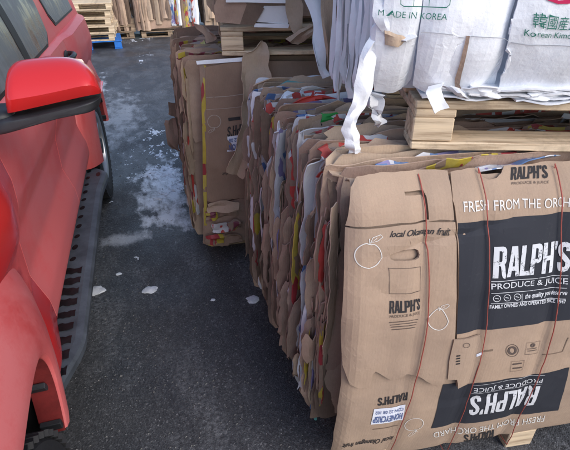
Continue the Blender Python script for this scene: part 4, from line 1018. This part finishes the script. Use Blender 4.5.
for side in (1, -1):
    def PS(y, z, side=side, off=0): return Vector((XC + side * (half(y, z) + off), y, z))
    for nm, y0, y1, mt in (('front_wing', -.74, 1.222, 'red_clean'), ('front_door', 1.228, 2.02, 'red_dusty'), ('rear_door', 2.027, 2.772, 'red_dusty'), ('quarter_panel', 2.778, 4.02, 'red_dusty')):
        ny = int((y1 - y0) / .03); ys = lin(y0, y1, ny); zs = lin(.47, 1.12, 40); V = []; keep = []
        for y in ys:
            for z in zs: V.append(PS(y, z))
        F = []
        for i in range(len(ys) - 1):
            for j in range(len(zs) - 1):
                yc, zc = (ys[i] + ys[i + 1]) / 2, (zs[j] + zs[j + 1]) / 2
                if min(math.hypot(yc - q, zc - WZ) - rad(math.atan2(zc - WZ, yc - q), .50, q) for q in WY) < 0: continue
                a = i * len(zs) + j; f = (a, a + len(zs), a + len(zs) + 1, a + 1); F.append(f if side == 1 else f[::-1])
        used = sorted({k for f in F for k in f}); mp = {k: i for i, k in enumerate(used)}
        V = [V[k] for k in used]; F = [tuple(mp[k] for k in f) for f in F]
        o = put_bm(nm, thicken(V, F, .003), mt, CAR, True)
    V = []; ys = lin(-.70, 4.0, 80)
    for y in ys:
        for f in (0, .35, .7, 1):
            V.append(Vector((XC + side * (half(y, 1.12) - .001 + (.765 - half(y, 1.12)) * f), y, 1.119 + .02 * math.sin(f * 1.57))))
    put_bm('shoulder', thicken(V, [f if side == 1 else f[::-1] for f in grid_faces(80, 4)], .004), 'red_dusty', CAR, True)
    # dark liner behind the shut lines and wells
    V = []; ys = lin(-.7, 4.0, 60); zs = [.47, .8, 1.12]
    for y in ys:
        for z in zs: V.append(PS(y, z, off=-.05))
    F = []
    for i in range(len(ys) - 1):
        for j in range(2):
            yc, zc = (ys[i] + ys[i + 1]) / 2, (zs[j] + zs[j + 1]) / 2
            if min(abs(yc - q) for q in WY) < .56: continue
            a = i * 3 + j; F.append((a, a + 3, a + 4, a + 1))
    put('inner_panel', V, F, 'seal', CAR)
    # arch flares
    for q in WY:
        ths = lin(R(7), R(173), 60); V = []
        prof = [(.375, .88), (.40, .938), (.425, .95), (.437, .957), (.455, .955), (.49, .94), (.53, .918), (.56, .90), (.575, .885), (.585, .862), (.59, .82)]
        prof = [(.401, .895), (.40, .94), (.407, .953), (.42, .957), (.452, .953), (.495, .94), (.54, .922), (.57, .905), (.585, .893), (.592, .875), (.594, .83)]
        for th in ths:
            for rr, hw in prof:
                hw -= .05 if q > 1 else .062 * (1 - max(0, math.sin(th))) ** .7; r = rad(th, rr, q); y = q + r * math.cos(th); z = WZ + r * math.sin(th)
                bend = -.30 * max(0, -.05 - y) ** 1.8 - .2 * max(0, y - 3.7) ** 1.8
                V.append(Vector((XC + side * (hw + bend), y, z)))
        F = grid_faces(len(ths), len(prof)); F = [f[::-1] if side == -1 else f for f in F]
        fl = put_bm('arch_flare', thicken(V, F, -.003), 'red_flare', CAR, True)
        V = []
        for th in ths:
            for hw in (.893, .865, .835):
                hw += (.045 * max(0, math.sin(th)) if q < 1 else 0) - .006; r = rad(th, .398, q); V.append(Vector((XC + side * (hw - (.30 * max(0, -.05 - (q + r * math.cos(th))) ** 1.8)), q + r * math.cos(th), WZ + r * math.sin(th))))
        put('flare_lip', V, grid_faces(len(ths), 3), 'red_inner', CAR, True)
        for tdeg in (12, 30, 60, 120, 150):
            th = R(tdeg); r = rad(th, .392, q); bm = box_bm(.05, .014, .03, .002)
            bmesh.ops.transform(bm, matrix=Matrix.Translation((XC + side * .868, q + r * math.cos(th), WZ + r * math.sin(th))) @ Matrix.Rotation(th, 4, 'X'), verts=bm.verts)
            put_bm('flare_clip', bm, 'plastic', CAR)
        V = []
        for th in lin(R(-20), R(200), 30):
            for hw in (.85, .42):
                r = rad(th, .43, q); V.append(Vector((XC + side * hw, q + r * math.cos(th), max(.2, WZ + r * math.sin(th)))))
        put('wheel_well', V, grid_faces(30, 2), 'seal', CAR, True)
        # wheel
        wc_ = Vector((XC + side * (.79 if q < 1 else .748), q, WZ)); V = []; prof = [(-.11, .23), (-.125, .27), (-.128, .32), (-.12, .36), (-.10, .378), (-.03, .381), (.03, .381), (.10, .378), (.12, .36), (.128, .32), (.125, .27), (.11, .23)]
        ns = 72
        for k in range(ns):
            t = 2 * math.pi * k / ns
            for x, r in prof: V.append(wc_ + Vector((x * side, .955 * r * math.cos(t), .955 * r * math.sin(t))))
        m_ = len(prof); F = [(k * m_ + j, k * m_ + j + 1, ((k + 1) % ns) * m_ + j + 1, ((k + 1) % ns) * m_ + j) for k in range(ns) for j in range(m_ - 1)]
        wh = empty('wheel', '', '', wc_); del wh['label']; del wh['category']; wh.parent = CAR; wh.matrix_parent_inverse = WM[CAR].inverted()
        bm = bmesh.new(); me = bpy.data.meshes.new('t'); me.from_pydata([tuple(v) for v in V], [], F); bm.from_mesh(me)
        for k in range(64):
            t = 2 * math.pi * k / 64
            for xx, sw in ((-.095, .055), (-.032, .05), (.032, .05), (.095, .055)):
                b = bmesh.new(); bmesh.ops.create_cube(b, size=1)
                for v in b.verts: v.co = Vector((v.co.x * sw, v.co.y * .024, v.co.z * .014))
                bmesh.ops.transform(b, matrix=Matrix.Translation(wc_) @ Matrix.Rotation(t + (.07 if abs(xx) < .05 else 0), 4, 'X') @ Matrix.Translation((xx, 0, .3625 if abs(xx) < .05 else .359)) @ Matrix.Rotation(.25 if xx > 0 else -.25, 4, 'Z'), verts=b.verts)
                me2 = bpy.data.meshes.new('t'); b.to_mesh(me2); b.free(); bm.from_mesh(me2); bpy.data.meshes.remove(me2)
        bpy.data.meshes.remove(me)
        put_bm('tyre', bm, 'rubber', wh)
        bms = []
        V = []; prof = [(.10, .235), (.118, .228), (.11, .205), (.03, .195), (-.1, .2), (-.11, .235)]
        for k in range(48):
            t = 2 * math.pi * k / 48
            for x, r in prof: V.append(wc_ + Vector((x * side, r * math.cos(t), r * math.sin(t))))
        F = [(k * 6 + j, k * 6 + j + 1, ((k + 1) % 48) * 6 + j + 1, ((k + 1) % 48) * 6 + j) for k in range(48) for j in range(5)]
        put('rim', V, F, 'alloy', wh, True)
        for k in range(6):
            bm = box_bm(.03, .05, .17, .008, (0, 0, .125)); bmesh.ops.transform(bm, matrix=Matrix.Translation(wc_ + Vector((side * .085, 0, 0))) @ Matrix.Rotation(k * math.pi / 3, 4, 'X'), verts=bm.verts)
            put_bm('spoke', bm, 'alloy', wh)
        bm = bmesh.new(); bmesh.ops.create_cone(bm, cap_ends=True, segments=24, radius1=.06, radius2=.05, depth=.04); bmesh.ops.transform(bm, matrix=Matrix.Translation(wc_ + Vector((side * .1, 0, 0))) @ Matrix.Rotation(math.pi / 2, 4, 'Y'), verts=bm.verts)
        put_bm('hub_cap', bm, 'plastic', wh)
    # rocker and side step
    V = []
    for y in lin(1.05, 2.62, 30):
        for z, h in ((.47, .83), (.43, .80), (.40, .72), (.38, .55)): V.append(Vector((XC + side * h, y, z)))
    put('rocker_panel', V, grid_faces(30, 4), 'red_dusty', CAR, True)
    def outer(y):                           # outline of the step, wider at its rear end
        return .915 + .02 * sstep(2.35, 2.62, y) - .05 * sstep(1.25, 1.02, y) - .1 * sstep(2.60, 2.76, y) if y > 1.25 else .915 - .06 * sstep(1.25, 1.0, y)
    ys = lin(.99, 2.74, 60); V = []
    for y in ys:
        o_ = outer(y); zt = .425
        for h, z in ((.74, zt - .004), (.80, zt), (o_ - .03, zt), (o_ - .008, zt - .004), (o_, zt - .016), (o_ - .004, zt - .045), (o_ - .03, zt - .058), (.74, zt - .05)):
            V.append(Vector((XC + side * h, y, z)))
    F = [f if side == 1 else f[::-1] for f in grid_faces(60, 8)] + [tuple(range(8)), tuple(range(59 * 8, 60 * 8))]
    st = put('side_step', V, F, 'step', CAR, True)
    me = st.data; me.polygons.foreach_set('use_smooth', [False] * len(me.polygons))
    for k in range(11):
        y = 1.72 + .092 * k; V = [Vector((XC + side * (.832 + .012 * math.cos(t)), y + .020 * math.sin(t) * (1 if k % 2 else .8) + .004 * math.cos(t), .4258)) for t in lin(0, 2 * math.pi, 13)[:-1]]
        put('step_slot', V, [tuple(range(12))], 'tread', st)
    V = [Vector((XC + side * (.885 + .012 * math.cos(t)), 2.585 + .030 * math.sin(t), .4258)) for t in lin(0, 2 * math.pi, 13)[:-1]]
    put('step_slot', V, [tuple(range(12))], 'tread', st)
    for k in range(9):                      # worn rubber tread bars on the front half
        y = 1.10 + .066 * k; V = []; s = k * 3.1
        us = lin(0, 1, 9)
        for u in us:
            for vv in (-1, 0, 1):
                V.append(Vector((XC + side * (.80 + .075 * u), y + vv * (.018 + .010 * N1(u * 5, s)) + .010 * N1(u * 4, s + 5), .4262 + (.006 if vv == 0 else .002))))
        put('tread_bar', V, grid_faces(9, 3), 'tread', st, True)
    for y in (1.2, 1.9, 2.5):
        put_bm('step_bracket', box_bm(.35, .05, .03, .004, (XC + side * .62, y, .375)), 'plastic', st)
    # greenhouse side
    gh = lambda a, b: .80 - .012 - .20 * (max(0, b - 1.10) / .64) ** 1.25
    SG = Surf((XC, 0), (0, 1), gh) if side == 1 else None
    def dr(nm, pts, off, mt, th=.004, par=CAR):
        if side == 1: return drape(nm, SG, fill2d([dens(pts, 4)], .06), off, mt, par, th)
        S_ = Surf((XC, 0), (0, -1), gh)
        return drape(nm, S_, fill2d([dens([(-a, b) for a, b in pts], 4)], .06), off, mt, par, th)
    dr('pillar_panel', [(.98, 1.11), (1.30, 1.35), (1.72, 1.72), (1.9, 1.75), (3.85, 1.75), (3.98, 1.4), (4.0, 1.11)], .02, 'red_dusty', .01)
    dr('waist_rail', [(1.25, 1.135), (1.25, 1.155), (2.52, 1.155), (2.52, 1.135)], .0245, 'seal')
    fg = [(1.27, 1.14), (1.99, 1.14), (1.99, 1.67), (1.80, 1.675), (1.50, 1.40)]
    rgw = [(2.06, 1.14), (2.50, 1.14), (2.60, 1.18), (2.655, 1.30), (2.60, 1.67), (2.06, 1.67)]
    qg = [(2.86, 1.23), (2.93, 1.18), (3.78, 1.18), (3.66, 1.62), (2.78, 1.62)]
    def grow(p, k):
        cx = sum(a for a, b in p) / len(p); cy = sum(b for a, b in p) / len(p)
        return [(cx + (a - cx) * (1 + k), cy + (b - cy) * (1 + k * 1.4)) for a, b in p]
    for nm, pp in (('front_window', fg), ('rear_window', rgw), ('quarter_window', qg)):
        dr('window_seal', grow(pp, .045), .0235, 'seal')
        dr(nm, pp, .0265, 'glass')
    dr('door_pillar', [(1.985, 1.13), (2.065, 1.13), (2.065, 1.69), (1.985, 1.69)], .0285, 'seal')
    # handles
    for yh in (1.80, 2.665):
        P_ = [Vector((XC + side * (half(yh + dy, 1.055) + of), yh + dy, 1.055 + dz)) for dy, of, dz in ((-.09, .0, 0), (-.08, .025, 0), (-.03, .036, .002), (.04, .036, .002), (.08, .025, 0), (.095, .0, 0))]
        tube('door_handle', P_, .013, 'plastic', CAR, 10)
        bm = bmesh.new(); bmesh.ops.create_uvsphere(bm, u_segments=16, v_segments=8, radius=1)
        for v in bm.verts: v.co = Vector((XC + side * (half(yh, 1.055) + .001) + v.co.x * .006, yh + v.co.y * .07, 1.055 + v.co.z * .03))
        put_bm('handle_recess', bm, 'seal', CAR, True)
# bonnet, windscreen, roof, tail
def span(name, prof, mat, n=17, crown=.0):
    V = []
    for (y, z, hw) in prof:
        for k in range(n):
            t = -1 + 2 * k / (n - 1); V.append(Vector((XC + hw * t, y, z - crown * t ** 4)))
    return put_bm(name, thicken(V, grid_faces(len(prof), n), .01), mat, CAR, True)
span('bonnet', [(-.72, .98, .70), (-.6, 1.06, .745), (-.3, 1.10, .80), (.2, 1.135, .825), (.7, 1.15, .825), (1.04, 1.155, .80)], 'red_clean', crown=.035)
span('windscreen', [(1.02, 1.16, .775), (1.3, 1.39, .735), (1.72, 1.72, .60)], 'glass', crown=.01)
span('roof', [(1.70, 1.735, .60), (1.85, 1.785, .61), (2.6, 1.81, .62), (3.5, 1.79, .61), (3.86, 1.745, .60)], 'red_clean', crown=.03)
span('tailgate', [(3.86, 1.74, .60), (4.0, 1.4, .70), (4.06, 1.1, .76), (4.08, .75, .78), (4.06, .5, .76)], 'red_dusty', crown=.0)
span('rear_screen', [(3.895, 1.69, .52), (4.012, 1.40, .60), (4.045, 1.22, .62)], 'glass')
span('front_bumper', [(-.80, .74, .72), (-.86, .68, .74), (-.87, .55, .74), (-.80, .42, .72), (-.6, .38, .70)], 'plastic')
span('rear_bumper', [(4.05, .74, .80), (4.16, .70, .80), (4.17, .55, .80), (4.08, .44, .78)], 'plastic')
span('grille', [(-.74, .97, .45), (-.80, .90, .45), (-.82, .76, .45)], 'plastic')
span('floor_pan', [(-.6, .40, .68), (.5, .42, .45), (2.0, .40, .74), (4.0, .46, .70)], 'seal')
for s in (-1, 1):
    put_bm('headlight', box_bm(.25, .09, .17, .03, (XC + s * .58, -.73, .865)), 'lamp', CAR, True)
    put_bm('tail_light', box_bm(.14, .08, .34, .02, (XC + s * .72, 4.04, .95)), 'lamp_red', CAR, True)
# door mirrors
def mirror(side):
    MY = 1.16
    sh = [(13, 66), (22, 60), (45, 57.5), (66, 57), (80, 61), (90, 68), (97, 79), (101.5, 92), (98, 95.5), (80, 98.5), (58, 103.5), (30, 110), (9, 114.5), (6, 105), (5, 88), (8, 73)]
    tr = [(-6, 119), (8, 115), (30, 110.5), (58, 104), (80, 99), (99, 95), (101, 98), (98, 106), (84, 109.5), (60, 114.5), (30, 123), (-6, 132)]
    ped = [(-60, 118), (-6, 110), (14, 112), (14, 126), (-6, 131), (-60, 140)]
    def up(pts): 
        out = []
        for u, v in pts:
            q = at_y(u, v, MY)
            if side == -1: q.x = 2 * XC - q.x
            out.append(q)
        return out
    root = bpy.data.objects.new('door_mirror', None); COL.objects.link(root); root.parent = CAR; root.matrix_parent_inverse = WM[CAR].inverted(); WM[root] = Matrix.Identity(4)
    def loft(nm, pts, mat, fwd, back, flat=.55, n=9):
        P = up(pts); D = []
        for i in range(len(P)):          # densify and round
            for k in range(4):
                a, b, c, d = P[i - 1], P[i], P[(i + 1) % len(P)], P[(i + 2) % len(P)]; t = k / 4
                D.append(.5 * ((2 * b) + (c - a) * t + (2 * a - 5 * b + 4 * c - d) * t * t + (3 * b - a - 3 * c + d) * t ** 3))
        c = sum(D, Vector()) / len(D); V = []; F = []; m_ = len(D)
        rings = [(.0, 1.0, back)] + [(k / n, 0, 0) for k in range(n)]
        for k in range(-1, n):
            if k < 0: s, yo = .965, back
            else:
                t = k / n * math.pi / 2; s = math.cos(t) ** flat; yo = -fwd * math.sin(t)
            for p_ in D:
                q_ = c + (p_ - c) * s; q_ = Vector((q_.x, MY + yo, q_.z)); V.append(q_)
        for k in range(n):
            for j in range(m_): F.append((k * m_ + j, k * m_ + (j + 1) % m_, (k + 1) * m_ + (j + 1) % m_, (k + 1) * m_ + j))
        V.append(Vector((c.x, MY - fwd, c.z)))
        for j in range(m_): F.append((n * m_ + j, n * m_ + (j + 1) % m_, len(V) - 1))
        F.append(tuple(range(m_))[::-1])
        if side == -1: F = [f[::-1] for f in F]
        return put(nm, V, F, mat, root, True)
    T = [(10, 67), (18, 61), (40, 58), (62, 57), (78, 60), (90, 68), (97, 78), (101, 90)]
    C = [(5, 99), (14, 98), (38, 94), (62, 89), (78, 85.5), (90, 84), (97.5, 86.5), (101.5, 91.5)]
    B = [(8, 114.5), (16, 113), (38, 108), (62, 102.5), (80, 98.5), (92, 96), (99, 94.5), (101.6, 93)]
    def cat(P_, t):
        i = min(int(t), len(P_) - 2); f = t - i; g4 = [P_[max(0, min(len(P_) - 1, i + k))] for k in (-1, 0, 1, 2)]
        return tuple(.5 * (2 * g4[1][k] + (g4[2][k] - g4[0][k]) * f + (2 * g4[0][k] - 5 * g4[1][k] + 4 * g4[2][k] - g4[3][k]) * f * f + (3 * g4[1][k] - g4[0][k] - 3 * g4[2][k] + g4[3][k]) * f ** 3) for k in (0, 1))
    V = []; ts = lin(0, 7, 36); rows = 13
    def w3(uv, y):
        q_ = at_y(uv[0], uv[1], y)
        if side == -1: q_.x = 2 * XC - q_.x
        return q_
    for t in ts:
        k = 1 - max(0, (t - 4) / 3) ** 2 * .75; k *= 1 - .25 * max(0, 1 - t) ** 2
        pt, pc, pb = w3(cat(T, t), MY + .035 * k), w3(cat(C, t), MY - .055 * k), w3(cat(B, t), MY - .04 * k)
        bk = Vector((pt.x * .98 + pc.x * .02, MY + .085, pt.z - .022 * k)); bb = Vector((pb.x, MY + .085, pb.z + .005))
        col_ = [bk, pt + Vector((0, .012, -.002)), pt]
        for f in (.15, .35, .6, .82, .94): col_.append(pt.lerp(pc, f) + Vector((0, -.35, .94)) * (.013 * 4 * f * (1 - f) * k))
        col_ += [pc + Vector((0, -.001, -.003)), pc.lerp(pb, .5) + Vector((0, -.003, 0)), pb.lerp(pc, .08), pb + Vector((0, .01, 0)), bb]
        V += col_
    F = grid_faces(len(ts), rows) + [tuple(range(rows)), tuple((len(ts) - 1) * rows + k for k in range(rows))]
    sm_ = put('mirror_shell', V, F, 'red_clean', root, True)
    bm = bmesh.new(); bm.from_mesh(sm_.data); bmesh.ops.recalc_face_normals(bm, faces=bm.faces[:]); bm.to_mesh(sm_.data); bm.free()
    loft('mirror_base', tr, 'plastic', .05, .07, .25)
    loft('mirror_arm', ped, 'plastic', .03, .06)
    P = up([(12, 68), (45, 60), (80, 64), (96, 88), (60, 104), (12, 112)])
    put('mirror_glass', [Vector((q.x, MY + .055, q.z)) for q in P], [tuple(range(6))], 'mirror', root)
mirror(1); mirror(-1)
bpy.data.objects.remove(_to); bpy.data.curves.remove(_tc)
